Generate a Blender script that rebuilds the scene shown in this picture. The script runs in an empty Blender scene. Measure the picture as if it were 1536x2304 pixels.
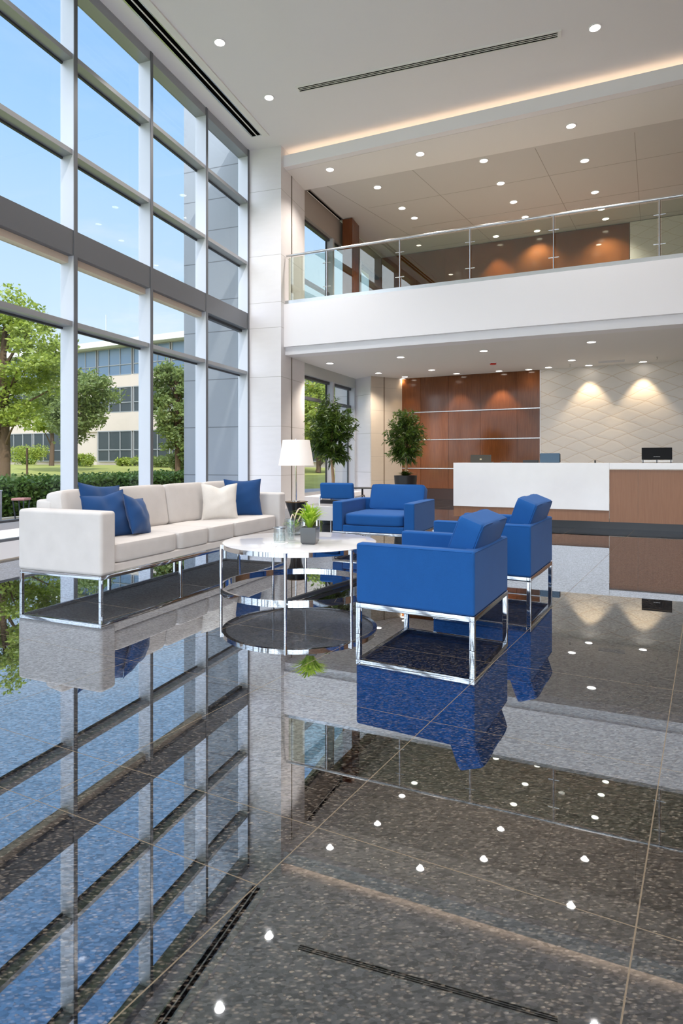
import bpy, math, random
import numpy as np
from mathutils import Vector, Matrix, Euler

# ------------------------------------------------------------------ camera, world, sun, exposure
sc = bpy.context.scene
COL = sc.collection
F, CX, HY, EYE = 1350.0, 768.0, 1035.0, 1.15
cam_d = bpy.data.cameras.new('camera'); cam = bpy.data.objects.new('camera', cam_d); COL.objects.link(cam)
cam.location = (0, 0, EYE); cam.rotation_euler = (math.pi/2, 0, 0)
cam_d.sensor_fit = 'HORIZONTAL'; cam_d.sensor_width = 36; cam_d.lens = 36*F/1536
cam_d.shift_y = -(1152-HY)/1536; cam_d.clip_end = 600
sc.camera = cam
sc.view_settings.view_transform = 'Standard'; sc.view_settings.look = 'None'
sc.view_settings.gamma = 1; sc.view_settings.use_curve_mapping = False
sc.view_settings.exposure = 0.30
sc.cycles.transparent_max_bounces = 24
sc.cycles.max_bounces = 12; sc.cycles.diffuse_bounces = 5; sc.cycles.glossy_bounces = 6
sc.cycles.sample_clamp_indirect = 6

SUN = Vector((.42, -.62, .85)).normalized()
sun_d = bpy.data.lights.new('sun', 'SUN'); sun = bpy.data.objects.new('sun', sun_d); COL.objects.link(sun)
sun_d.energy = 3.2; sun_d.angle = .01; sun_d.color = (1, .97, .92)
sun.rotation_euler = SUN.to_track_quat('Z', 'Y').to_euler()

SPOT_W = 95       # watts of the hall's downlights
def make_world():
    w = bpy.data.worlds.new('sky'); sc.world = w; w.use_nodes = True
    nt = w.node_tree; N = nt.nodes; L = nt.links; N.clear()
    out = N.new('ShaderNodeOutputWorld'); bg = N.new('ShaderNodeBackground')
    tc = N.new('ShaderNodeTexCoord'); sp = N.new('ShaderNodeSeparateXYZ'); L.new(tc.outputs['Generated'], sp.inputs[0])
    r = N.new('ShaderNodeValToRGB'); L.new(sp.outputs['Z'], r.inputs[0]); cr = r.color_ramp
    cr.elements[0].position = 0.0; cr.elements[0].color = (.86, .97, 1.05, 1)
    cr.elements[1].position = 1.0; cr.elements[1].color = (.09, .26, .78, 1)
    for p, c in ((.10, (.78, .92, 1.06)), (.25, (.62, .83, 1.07)), (.45, (.42, .69, 1.06)), (.62, (.28, .56, 1.03))):
        e = cr.elements.new(p); e.color = (*c, 1)
    mp = N.new('ShaderNodeMapping'); mp.inputs['Scale'].default_value = (1.2, 1.2, 4.5); L.new(tc.outputs['Generated'], mp.inputs[0])
    no = N.new('ShaderNodeTexNoise'); no.inputs['Scale'].default_value = 2.6; no.inputs['Detail'].default_value = 8; no.inputs['Roughness'].default_value = .6
    L.new(mp.outputs[0], no.inputs[0])
    cl = N.new('ShaderNodeMapRange'); cl.inputs[1].default_value = .50; cl.inputs[2].default_value = .72; L.new(no.outputs[0], cl.inputs[0])
    ze = N.new('ShaderNodeMapRange'); ze.inputs[1].default_value = .08; ze.inputs[2].default_value = .50; ze.inputs[3].default_value = .9; ze.inputs[4].default_value = .12
    L.new(sp.outputs['Z'], ze.inputs[0])
    mu = N.new('ShaderNodeMath'); mu.operation = 'MULTIPLY'; L.new(cl.outputs[0], mu.inputs[0]); L.new(ze.outputs[0], mu.inputs[1])
    mx = N.new('ShaderNodeMixRGB'); L.new(mu.outputs[0], mx.inputs[0]); L.new(r.outputs[0], mx.inputs[1]); mx.inputs[2].default_value = (.92, .95, .99, 1)
    # added sky glow behind the camera, off the sun's direction, filling the hall
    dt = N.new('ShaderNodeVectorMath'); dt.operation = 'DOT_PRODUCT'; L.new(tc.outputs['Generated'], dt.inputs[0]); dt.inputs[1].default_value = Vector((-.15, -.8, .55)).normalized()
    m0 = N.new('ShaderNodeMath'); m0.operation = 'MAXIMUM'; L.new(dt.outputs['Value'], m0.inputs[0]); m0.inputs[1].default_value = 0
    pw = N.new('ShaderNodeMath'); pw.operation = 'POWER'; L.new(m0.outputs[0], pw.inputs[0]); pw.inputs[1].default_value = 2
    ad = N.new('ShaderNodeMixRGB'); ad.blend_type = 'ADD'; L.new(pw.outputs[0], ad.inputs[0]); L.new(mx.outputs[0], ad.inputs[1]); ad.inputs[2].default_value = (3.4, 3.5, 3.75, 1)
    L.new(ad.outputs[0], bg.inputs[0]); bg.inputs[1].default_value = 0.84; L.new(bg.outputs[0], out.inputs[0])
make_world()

# ------------------------------------------------------------------ geometry helpers
def P(px, py, z=0.0):
    """point at height z seen in direction px,py"""
    d = F*(z-EYE)/(HY-py); return ((px-CX)/F*d, d, z)
def on_line(px, p0, p1):
    """where the sight line through px meets the ground line p0-p1"""
    r = (px-CX)/F; dx, dy = p1[0]-p0[0], p1[1]-p0[1]
    t = (r*p0[1]-p0[0])/(dx-r*dy); return (p0[0]+dx*t, p0[1]+dy*t), t

class MB:
    def __init__(s): s.v = []; s.f = []
    def add(s, vs, fs):
        n = len(s.v); s.v += [tuple(v) for v in vs]; s.f += [tuple(i+n for i in f) for f in fs]; return s
    def prism(s, pts, z0, z1):
        a = sum(pts[i][0]*pts[(i+1) % len(pts)][1]-pts[(i+1) % len(pts)][0]*pts[i][1] for i in range(len(pts)))
        if a < 0: pts = pts[::-1]
        n = len(pts)
        vs = [(p[0], p[1], z0) for p in pts]+[(p[0], p[1], z1) for p in pts]
        fs = [tuple(range(n-1, -1, -1)), tuple(range(n, 2*n))]+[(i, (i+1) % n, n+(i+1) % n, n+i) for i in range(n)]
        return s.add(vs, fs)
    def box(s, c, d, rot=None):
        x, y, z = d[0]/2, d[1]/2, d[2]/2
        vs = [Vector(q) for q in ((-x,-y,-z),(x,-y,-z),(x,y,-z),(-x,y,-z),(-x,-y,z),(x,-y,z),(x,y,z),(-x,y,z))]
        if rot is not None:
            m = Euler(rot).to_matrix(); vs = [m @ q for q in vs]
        vs = [q+Vector(c) for q in vs]
        return s.add(vs, [(3,2,1,0),(4,5,6,7),(0,1,5,4),(1,2,6,5),(2,3,7,6),(3,0,4,7)])
    def b2(s, x0, x1, y0, y1, z0, z1): return s.box(((x0+x1)/2,(y0+y1)/2,(z0+z1)/2),(x1-x0,y1-y0,z1-z0))
    def lathe(s, prof, c=(0,0,0), n=32, cap=True):
        vs = []; fs = []
        for r, z in prof:
            for i in range(n):
                a = 2*math.pi*i/n; vs.append((c[0]+r*math.cos(a), c[1]+r*math.sin(a), c[2]+z))
        for k in range(len(prof)-1):
            for i in range(n):
                j = (i+1) % n; fs.append((k*n+i, k*n+j, (k+1)*n+j, (k+1)*n+i))
        if cap:
            fs.append(tuple(range(n-1, -1, -1))); fs.append(tuple((len(prof)-1)*n+i for i in range(n)))
        return s.add(vs, fs)
    def tube(s, path, r, n=10):
        path = [Vector(p) for p in path]; m = len(path)
        if not hasattr(r, '__len__'): r = [r]*m
        vs = []; fs = []; up = None
        for k in range(m):
            t = (path[min(k+1, m-1)]-path[max(k-1, 0)]).normalized()
            if up is None: up = Vector((0,0,1)) if abs(t.z) < .9 else Vector((1,0,0))
            a = t.cross(up).normalized(); b = t.cross(a).normalized(); up = -b if False else up
            for i in range(n):
                q = 2*math.pi*i/n; vs.append(path[k]+(a*math.cos(q)+b*math.sin(q))*r[k])
        for k in range(m-1):
            for i in range(n):
                j = (i+1) % n; fs.append((k*n+i, (k+1)*n+i, (k+1)*n+j, k*n+j))
        fs.append(tuple(range(n))); fs.append(tuple((m-1)*n+i for i in range(n-1, -1, -1)))
        return s.add(vs, fs)
    def build(s, name, mat, parent=None, bevel=0, seg=3, smooth=False, loc=None):
        me = bpy.data.meshes.new(name); me.from_pydata(s.v, [], s.f); me.update()
        me.materials.append(mat)
        o = bpy.data.objects.new(name, me); COL.objects.link(o)
        if parent is not None: o.parent = parent
        if loc: o.location = loc
        if smooth or bevel:
            me.polygons.foreach_set('use_smooth', [True]*len(me.polygons))
        if bevel:
            b = o.modifiers.new('bevel', 'BEVEL'); b.width = bevel; b.segments = seg; b.limit_method = 'ANGLE'; b.angle_limit = .6
            w = o.modifiers.new('wn', 'WEIGHTED_NORMAL'); w.keep_sharp = True
        elif smooth:
            try: me.set_sharp_from_angle(angle=.7)
            except Exception: pass
        return o

def tag(o, label, cat=None, group=None, kind=None):
    o['label'] = label
    if cat: o['category'] = cat
    if group: o['group'] = group
    if kind: o['kind'] = kind
    return o
def thing(name, label, cat, loc=(0,0,0), rz=0, group=None):
    o = bpy.data.objects.new(name, None); COL.objects.link(o); o.empty_display_size = .1
    o.location = loc; o.rotation_euler = (0, 0, rz)
    return tag(o, label, cat, group)
def struct(name, label, loc=(0,0,0), rz=0):
    o = bpy.data.objects.new(name, None); COL.objects.link(o); o.location = loc; o.rotation_euler = (0,0,rz)
    return tag(o, label, 'structure', None, 'structure')
def copy_tree(o, parent=None):
    c = o.copy(); COL.objects.link(c)
    if parent: c.parent = parent; c.matrix_parent_inverse = o.matrix_parent_inverse
    for ch in [x for x in bpy.data.objects if x.parent == o and x.type == 'MESH']: copy_tree(ch, c)
    return c

# ------------------------------------------------------------------ materials
def new_mat(name):
    m = bpy.data.materials.new(name); m.use_nodes = True
    return m, m.node_tree.nodes, m.node_tree.links, m.node_tree.nodes['Principled BSDF']
def setp(b, col=None, rough=None, metal=None, spec=None, **k):
    if col is not None: b.inputs['Base Color'].default_value = (*col, 1)
    if rough is not None: b.inputs['Roughness'].default_value = rough
    if metal is not None: b.inputs['Metallic'].default_value = metal
    if spec is not None: b.inputs['Specular IOR Level'].default_value = spec
    for a, v in k.items(): b.inputs[a.replace('_', ' ')].default_value = v
def plain(name, col, rough=.5, metal=0, spec=.5, noise=0, scale=40, bump=0, **k):
    m, N, L, b = new_mat(name); setp(b, col, rough, metal, spec, **k)
    if noise or bump:
        tc = N.new('ShaderNodeTexCoord'); no = N.new('ShaderNodeTexNoise'); no.inputs['Scale'].default_value = scale; no.inputs['Detail'].default_value = 4
        L.new(tc.outputs['Object'], no.inputs[0])
        if noise:
            mr = N.new('ShaderNodeMixRGB'); mr.inputs[1].default_value = (*[c*(1-noise) for c in col], 1); mr.inputs[2].default_value = (*[min(1, c*(1+noise)) for c in col], 1)
            L.new(no.outputs[0], mr.inputs[0]); L.new(mr.outputs[0], b.inputs['Base Color'])
        if bump:
            bu = N.new('ShaderNodeBump'); bu.inputs['Strength'].default_value = bump; bu.inputs['Distance'].default_value = .002
            L.new(no.outputs[0], bu.inputs['Height']); L.new(bu.outputs[0], b.inputs['Normal'])
    return m
def math_(N, L, op, a, b=None, c=None):
    n = N.new('ShaderNodeMath'); n.operation = op
    for i, v in enumerate((a, b, c)):
        if v is None: continue
        if isinstance(v, (int, float)): n.inputs[i].default_value = v
        else: L.new(v, n.inputs[i])
    return n.outputs[0]
def lin_mask(N, L, coord, values, half):
    acc = None
    for v in values:
        m = math_(N, L, 'COMPARE', coord, v, half)
        acc = m if acc is None else math_(N, L, 'MAXIMUM', acc, m)
    return acc
def mixc(N, L, fac, a, b):
    n = N.new('ShaderNodeMixRGB')
    if isinstance(fac, (int, float)): n.inputs[0].default_value = fac
    else: L.new(fac, n.inputs[0])
    for i, v in ((1, a), (2, b)):
        if isinstance(v, tuple): n.inputs[i].default_value = (*v, 1)
        else: L.new(v, n.inputs[i])
    return n.outputs[0]

def stone_mat(name, col, joint, zs, rough=.35, half=.005):
    m, N, L, b = new_mat(name); setp(b, col, rough)
    tc = N.new('ShaderNodeTexCoord'); sp = N.new('ShaderNodeSeparateXYZ'); L.new(tc.outputs['Object'], sp.inputs[0])
    no = N.new('ShaderNodeTexNoise'); no.inputs['Scale'].default_value = 3; no.inputs['Detail'].default_value = 8
    mp = N.new('ShaderNodeMapping'); mp.inputs['Scale'].default_value = (1, 1, 4); L.new(tc.outputs['Object'], mp.inputs[0]); L.new(mp.outputs[0], no.inputs[0])
    base = mixc(N, L, no.outputs[0], tuple(c*.96 for c in col), tuple(min(1, c*1.04) for c in col))
    k = lin_mask(N, L, sp.outputs['Z'], zs, half)
    L.new(mixc(N, L, k, base, joint), b.inputs['Base Color'])
    return m

def granite_floor():
    m, N, L, b = new_mat('polished_granite'); N.remove(b)
    out = N['Material Output']
    tc = N.new('ShaderNodeTexCoord')
    mp = N.new('ShaderNodeMapping'); mp.inputs['Rotation'].default_value = (0, 0, math.radians(24)); mp.inputs['Scale'].default_value = (80, 165, 60)
    L.new(tc.outputs['Object'], mp.inputs[0])
    nz = N.new('ShaderNodeTexNoise'); nz.inputs['Scale'].default_value = 16; nz.inputs['Detail'].default_value = 3; L.new(tc.outputs['Object'], nz.inputs[0])
    wd = N.new('ShaderNodeVectorMath'); wd.operation = 'MULTIPLY_ADD'; L.new(nz.outputs['Color'], wd.inputs[0]); wd.inputs[1].default_value = (1.1, 1.1, 1.1); L.new(mp.outputs[0], wd.inputs[2])
    vo = N.new('ShaderNodeTexVoronoi'); vo.inputs['Scale'].default_value = 1; L.new(wd.outputs[0], vo.inputs['Vector'])
    sv = N.new('ShaderNodeSeparateColor'); L.new(vo.outputs['Color'], sv.inputs[0])
    r = N.new('ShaderNodeValToRGB'); L.new(sv.outputs[0], r.inputs[0]); cr = r.color_ramp
    cr.elements[0].position = 0; cr.elements[0].color = (.004, .004, .005, 1); cr.elements[1].position = 1; cr.elements[1].color = (.24, .21, .17, 1)
    for p, c in ((.28, (.009, .009, .011)), (.45, (.032, .030, .031)), (.62, (.075, .063, .055)), (.80, (.14, .115, .092)), (.93, (.20, .17, .14))):
        e = cr.elements.new(p); e.color = (*c, 1)
    # darker between the flecks
    dk = N.new('ShaderNodeMapRange'); dk.inputs[1].default_value = .25; dk.inputs[2].default_value = .62; dk.inputs[3].default_value = .72; dk.inputs[4].default_value = .10
    L.new(vo.outputs['Distance'], dk.inputs[0])
    mm = N.new('ShaderNodeMixRGB'); mm.blend_type = 'MULTIPLY'; mm.inputs[0].default_value = 1; L.new(r.outputs[0], mm.inputs[1]); L.new(dk.outputs[0], mm.inputs[2])
    # joints of the diagonal tiling
    def comp(v):
        d = N.new('ShaderNodeVectorMath'); d.operation = 'DOT_PRODUCT'; L.new(tc.outputs['Object'], d.inputs[0]); d.inputs[1].default_value = v; return d.outputs['Value']
    a = comp((.853, -.522, 0)); c = comp((.448, .894, 0)); S = .89
    def joint(v, off, half):
        x = math_(N, L, 'ADD', math_(N, L, 'DIVIDE', math_(N, L, 'SUBTRACT', v, off), S), 100.5)
        f = math_(N, L, 'ABSOLUTE', math_(N, L, 'SUBTRACT', math_(N, L, 'FRACT', x), .5))
        return math_(N, L, 'LESS_THAN', f, half/S)
    j = math_(N, L, 'MAXIMUM', joint(a, -1.043, .0020), joint(c, 1.645, .0017))
    j2 = math_(N, L, 'MULTIPLY', math_(N, L, 'COMPARE', c, 1.350, .0017), math_(N, L, 'LESS_THAN', a, -1.043))
    j = math_(N, L, 'MAXIMUM', j, j2)
    col = mixc(N, L, j, mm.outputs[0], (.16, .13, .095))
    di = N.new('ShaderNodeBsdfDiffuse'); L.new(col, di.inputs[0])
    gl = N.new('ShaderNodeBsdfGlossy'); gl.inputs['Roughness'].default_value = .012; gl.inputs[0].default_value = (.86, .92, 1, 1)
    # waviness of the polish
    lw = N.new('ShaderNodeLayerWeight'); lw.inputs['Blend'].default_value = .5
    f3 = math_(N, L, 'POWER', lw.outputs['Facing'], 2.6)
    fac = math_(N, L, 'MULTIPLY_ADD', f3, .66, .28)
    # flecks polish a little differently
    fl = math_(N, L, 'MULTIPLY_ADD', sv.outputs[1], .50, .68)
    fac = math_(N, L, 'MULTIPLY', fac, fl)
    fac = math_(N, L, 'MULTIPLY', fac, math_(N, L, 'SUBTRACT', 1, math_(N, L, 'MULTIPLY', j, .75)))
    ms = N.new('ShaderNodeMixShader'); L.new(fac, ms.inputs[0]); L.new(di.outputs[0], ms.inputs[1]); L.new(gl.outputs[0], ms.inputs[2])
    L.new(ms.outputs[0], out.inputs[0])
    return m

def glass_mat(name, tint, refl=.08, rim=.5):
    m, N, L, b = new_mat(name); N.remove(b); out = N['Material Output']
    t = N.new('ShaderNodeBsdfTransparent'); t.inputs[0].default_value = (*tint, 1)
    g = N.new('ShaderNodeBsdfGlossy'); g.inputs['Roughness'].default_value = .005
    lw = N.new('ShaderNodeLayerWeight'); lw.inputs['Blend'].default_value = .5
    f = math_(N, L, 'MULTIPLY_ADD', math_(N, L, 'POWER', lw.outputs['Facing'], 4), rim, refl)
    ms = N.new('ShaderNodeMixShader'); L.new(f, ms.inputs[0]); L.new(t.outputs[0], ms.inputs[1]); L.new(g.outputs[0], ms.inputs[2]); L.new(ms.outputs[0], out.inputs[0])
    return m

def wood_mat(name, c0, c1, rough=.22, scale=1.0, vertical=True):
    m, N, L, b = new_mat(name); setp(b, rough=rough, spec=.5)
    tc = N.new('ShaderNodeTexCoord'); mp = N.new('ShaderNodeMapping')
    mp.inputs['Scale'].default_value = (28*scale, 28*scale, 1.1*scale) if vertical else (1.1*scale, 28*scale, 28*scale)
    L.new(tc.outputs['Object'], mp.inputs[0])
    no = N.new('ShaderNodeTexNoise'); no.inputs['Scale'].default_value = 1.6; no.inputs['Detail'].default_value = 7; no.inputs['Roughness'].default_value = .65; no.inputs['Distortion'].default_value = .4
    L.new(mp.outputs[0], no.inputs[0])
    n2 = N.new('ShaderNodeTexNoise'); n2.inputs['Scale'].default_value = .9; L.new(tc.outputs['Object'], n2.inputs[0])
    f = math_(N, L, 'ADD', math_(N, L, 'MULTIPLY', no.outputs[0], .75), math_(N, L, 'MULTIPLY', n2.outputs[0], .35))
    mr = N.new('ShaderNodeMapRange'); mr.inputs[1].default_value = .35; mr.inputs[2].default_value = .75; L.new(f, mr.inputs[0])
    oi = N.new('ShaderNodeNewGeometry')
    base = mixc(N, L, mr.outputs[0], c0, c1)
    hs = N.new('ShaderNodeHueSaturation'); L.new(base, hs.inputs['Color'])
    L.new(math_(N, L, 'MULTIPLY_ADD', oi.outputs['Random Per Island'], .35, .82), hs.inputs['Value'])
    L.new(hs.outputs[0], b.inputs['Base Color'])
    return m

def lattice_mat():
    m, N, L, b = new_mat('cream_lattice_relief'); setp(b, rough=.45)
    tc = N.new('ShaderNodeTexCoord'); sp = N.new('ShaderNodeSeparateXYZ'); L.new(tc.outputs['Object'], sp.inputs[0])
    no = N.new('ShaderNodeTexNoise'); no.inputs['Scale'].default_value = 1.3; no.inputs['Detail'].default_value = 2; L.new(tc.outputs['Object'], no.inputs[0])
    w = math_(N, L, 'MULTIPLY', math_(N, L, 'SUBTRACT', no.outputs[0], .5), .7)
    x = math_(N, L, 'DIVIDE', sp.outputs['X'], .78); z = math_(N, L, 'DIVIDE', sp.outputs['Z'], .33)
    def fam(s, k):
        q = math_(N, L, 'ADD', math_(N, L, 'ADD', x, math_(N, L, 'MULTIPLY', z, s)), math_(N, L, 'MULTIPLY', w, k))
        q = math_(N, L, 'FRACT', math_(N, L, 'ADD', q, 50))
        return math_(N, L, 'ABSOLUTE', math_(N, L, 'SUBTRACT', q, .5))
    d = math_(N, L, 'MINIMUM', fam(1, 1), fam(-1, -.6))
    ln = N.new('ShaderNodeMapRange'); ln.inputs[1].default_value = 0; ln.inputs[2].default_value = .035; ln.inputs[3].default_value = 1; ln.inputs[4].default_value = 0; L.new(d, ln.inputs[0])
    L.new(mixc(N, L, math_(N, L, 'MULTIPLY', ln.outputs[0], .9), (.78, .745, .70), (.60, .49, .37)), b.inputs['Base Color'])
    pil = N.new('ShaderNodeMapRange'); pil.inputs[1].default_value = 0; pil.inputs[2].default_value = .2; L.new(d, pil.inputs[0])
    bu = N.new('ShaderNodeBump'); bu.inputs['Strength'].default_value = .25; bu.inputs['Distance'].default_value = .008; L.new(pil.outputs[0], bu.inputs['Height']); L.new(bu.outputs[0], b.inputs['Normal'])
    return m

def fabric(name, col, bump=.35, scale=420, sheen=.05):
    m, N, L, b = new_mat(name); setp(b, rough=.85, spec=.25)
    b.inputs['Sheen Weight'].default_value = sheen; b.inputs['Sheen Roughness'].default_value = .5
    tc = N.new('ShaderNodeTexCoord'); no = N.new('ShaderNodeTexNoise'); no.inputs['Scale'].default_value = scale; no.inputs['Detail'].default_value = 3; L.new(tc.outputs['Object'], no.inputs[0])
    n2 = N.new('ShaderNodeTexNoise'); n2.inputs['Scale'].default_value = 7; n2.inputs['Detail'].default_value = 4; L.new(tc.outputs['Object'], n2.inputs[0])
    f = math_(N, L, 'ADD', math_(N, L, 'MULTIPLY', no.outputs[0], .6), math_(N, L, 'MULTIPLY', n2.outputs[0], .4))
    L.new(mixc(N, L, f, tuple(c*.78 for c in col), tuple(min(1, c*1.22) for c in col)), b.inputs['Base Color'])
    bu = N.new('ShaderNodeBump'); bu.inputs['Strength'].default_value = bump; bu.inputs['Distance'].default_value = .0015; L.new(no.outputs[0], bu.inputs['Height']); L.new(bu.outputs[0], b.inputs['Normal'])
    return m

def leaf_mat(name, c0, c1, trans=.35, rough=.45):
    m, N, L, b = new_mat(name); N.remove(b); out = N['Material Output']
    g = N.new('ShaderNodeNewGeometry')
    col = mixc(N, L, g.outputs['Random Per Island'], c0, c1)
    pb = N.new('ShaderNodeBsdfPrincipled'); pb.inputs['Roughness'].default_value = rough; L.new(col, pb.inputs['Base Color'])
    tr = N.new('ShaderNodeBsdfTranslucent'); L.new(mixc(N, L, .5, col, tuple(min(1, c*1.6) for c in c1)), tr.inputs[0])
    ms = N.new('ShaderNodeMixShader'); ms.inputs[0].default_value = trans; L.new(pb.outputs[0], ms.inputs[1]); L.new(tr.outputs[0], ms.inputs[2]); L.new(ms.outputs[0], out.inputs[0])
    return m
def emis(name, col, st):
    m, N, L, b = new_mat(name); setp(b, (.8,.8,.8), .6); b.inputs['Emission Color'].default_value = (*col, 1); b.inputs['Emission Strength'].default_value = st
    return m

M = {}
M['floor'] = granite_floor()
M['white'] = plain('white_plaster', (.85, .845, .88), .6)
M['ceil'] = plain('ceiling_paint', (.84, .825, .85), .85)
M['soffit'] = plain('soffit_paint', (.82, .81, .80), .8)
M['stone'] = stone_mat('white_stone_cladding', (.77, .76, .785), (.45, .44, .43), [.79, 1.94, 3.09, 4.24, 4.83, 5.93, 7.45])
M['stone2'] = stone_mat('beige_stone_cladding', (.52, .46, .39), (.38, .34, .29), [.55, 1.25, 1.94, 2.62, 3.3])
M['extstone'] = stone_mat('grey_exterior_stone', (.25, .275, .31), (.12, .13, .15), [.79, 1.94, 3.09, 4.24, 5.0, 5.93, 6.7, 7.45, 8.2], .6, .012)
M['frame'] = plain('grey_window_aluminium', (.36, .375, .40), .35, .35)
M['frame_l'] = plain('pale_window_aluminium', (.58, .61, .67), .4, .15)
M['beam'] = plain('dark_grey_aluminium', (.15, .16, .18), .35, .2)
M['darkframe'] = plain('dark_gasket', (.05, .055, .065), .4)
M['cream'] = plain('cream_soffit_trim', (.78, .66, .54), .5)
M['glass'] = glass_mat('window_glass', (.985, .995, .99), .012, .22)
M['railglass'] = glass_mat('balustrade_glass', (.82, .86, .80), .09, .5)
M['clear'] = glass_mat('tumbler_glass', (.93, .96, .96), .10, .7)
M['chrome'] = plain('chrome', (.80, .80, .80), .06, 1)
M['steel'] = plain('brushed_steel', (.62, .63, .64), .25, 1)
M['wood'] = wood_mat('varnished_brown_wood', (.105, .034, .010), (.215, .074, .024), .12)
M['woodd'] = wood_mat('reddish_dark_wood', (.12, .035, .012), (.20, .065, .024), .25)
M['deskwood'] = wood_mat('desk_oak_veneer', (.215, .098, .048), (.295, .142, .074), .4, 1.3)
M['lattice'] = lattice_mat()
M['marble'] = plain('white_desk_stone', (.83, .83, .84), .12, 0, .5, .03, 6)
M['sofa'] = fabric('offwhite_fabric', (.60, .578, .565), .2, 500, .1)
M['blue'] = fabric('blue_fabric', (.007, .078, .275), .4, 420, .06)
M['navy'] = fabric('navy_velvet', (.008, .055, .185), .2, 300, .2)
M['cushw'] = fabric('white_linen', (.70, .67, .63), .5, 260, .1)
M['black'] = plain('black_matte', (.012, .012, .013), .4)
M['void'] = plain('black_recess', (.003, .003, .003), .9, 0, 0)
M['lit'] = emis('lit_lens', (1, .90, .78), 8)
M['led'] = emis('led_strip', (1, .74, .50), 3.2)
M['shade'] = emis('lit_lamp_shade', (1, .80, .60), .22)
M['table'] = plain('glossy_white_top', (.68, .68, .70), .08, 0, .5)
M['pot'] = plain('grey_glazed_pot', (.10, .105, .11), .12)
M['soil'] = plain('soil', (.03, .02, .012), .9)
M['leaf_in'] = leaf_mat('indoor_leaf', (.012, .045, .006), (.10, .16, .018), .2, .35)
M['leaf_lime'] = leaf_mat('lime_leaf', (.16, .34, .02), (.50, .68, .08), .4)
M['leaf_t1'] = leaf_mat('tree_leaf', (.12, .18, .025), (.36, .42, .07), .4)
M['leaf_t2'] = leaf_mat('tree_leaf_dark', (.09, .14, .04), (.23, .28, .085), .35)
M['leaf_hedge'] = leaf_mat('hedge_leaf', (.035, .085, .015), (.13, .23, .04), .25)
M['twig'] = plain('dark_twig', (.03, .035, .012), .7)
M['bark'] = plain('bark', (.10, .065, .04), .9, 0, .2, .4, 20, .8)
M['trunk_in'] = plain('pale_trunk', (.42, .27, .15), .7, 0, .3, .25, 25, .5)
M['fgrey'] = plain('facade_beige', (.47, .40, .345), .8, 0, .3, .05, 2)
M['ffr'] = plain('facade_frame', (.22, .23, .24), .5)
M['bgl'] = plain('facade_glass', (.025, .035, .04), .25, .0, .4)
M['bgl2'] = plain('facade_blue_glass', (.10, .16, .24), .25, .0, .5)
M['lawn'] = plain('lawn_grass', (.27, .285, .085), .9, 0, .1, .3, 1.2)
M['path'] = plain('grey_paving', (.30, .31, .33), .8, 0, .2, .1, 2)
M['beige_wood'] = plain('bleached_stem', (.72, .58, .46), .5)
M['screen'] = plain('screen_black', (.004, .004, .005), .5, 0, .15)
M['bluescreen'] = plain('blue_grey_lid', (.05, .10, .16), .3)
M['olive'] = plain('dark_bronze_lid', (.05, .042, .03), .35, .3)
M['red'] = plain('red_plastic', (.6, .03, .02), .4)
M['mark'] = plain('grey_mark', (.35, .35, .36), .4)
M['gold'] = plain('gold_mark', (.6, .5, .3), .3, .6)

# ------------------------------------------------------------------ plan of the building
Z_CEIL, Z_SOF, Z_FAS, Z_LOW, Z_UP = 8.45, 8.0, 8.27, 3.62, 4.70
UA = Vector((.3369, .9415)); NO = Vector((-.9415, .3369))          # along the window wall, outward
BV = Vector((.917, -.399)); BN = Vector((.399, .917))               # along the balcony, inward to its back
def Wp(d, t): return (-7.246+.3578*d+NO.x*t, d+NO.y*t)
K = Vector((-1.402, 13.92))                                          # column front corner
def Bp(t, q): v = K+BV*t+UA*q; return (v.x, v.y)
E0 = Vector((-.936, 15.22)); EV = Vector((1.256, 2.80)).normalized(); EN = Vector((-EV.y, EV.x))
def Ep(s, t): v = E0+EV*s+EN*t; return (v.x, v.y)
def RW(d): return (5.7+.3578*d, d)
ROT_B = math.atan2(-.399, .917)

# floor
mb = MB(); mb.prism([Wp(-7, .24), Wp(26, .24), (14.5, 26), RW(-7)], -.3, 0)
tag(mb.build('floor', M['floor']), 'polished black speckled granite floor in large diagonal tiles', 'floor', kind='structure')
# main ceiling
mb = MB(); mb.prism([Wp(-7.2, .3), Wp(26, .3), (16, 26), RW(-7.2)], Z_CEIL, Z_CEIL+.4)
tag(mb.build('ceiling', M['ceil']), 'high pale grey hall ceiling', 'ceiling', kind='structure')
# upper soffit over gallery, smooth strip then panels, with fascia
s = struct('ceiling_gallery', 'grey ceiling above the upper gallery with lit cove edge')
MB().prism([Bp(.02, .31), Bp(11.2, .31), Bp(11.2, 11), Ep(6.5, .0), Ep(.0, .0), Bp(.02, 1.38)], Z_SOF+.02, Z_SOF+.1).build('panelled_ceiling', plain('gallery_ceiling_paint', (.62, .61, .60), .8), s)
MB().prism([Bp(.0, .31), Bp(11.2, .31), Bp(11.2, 1.62), Bp(-.02, 1.40)], Z_SOF, Z_SOF+.018).build('smooth_ceiling_band', M['soffit'], s)
MB().prism([Bp(.0, .13), Bp(11.2, .13), Bp(11.2, .30), Bp(.0, .30)], Z_SOF-.0, Z_FAS).build('fascia', M['white'], s)
MB().prism([Bp(.03, .31), Bp(11.2, .31), Bp(11.2, .36), Bp(.03, .36)], Z_SOF+.12, Z_FAS-.01).build('cove_light_strip', M['led'], s)
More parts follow.
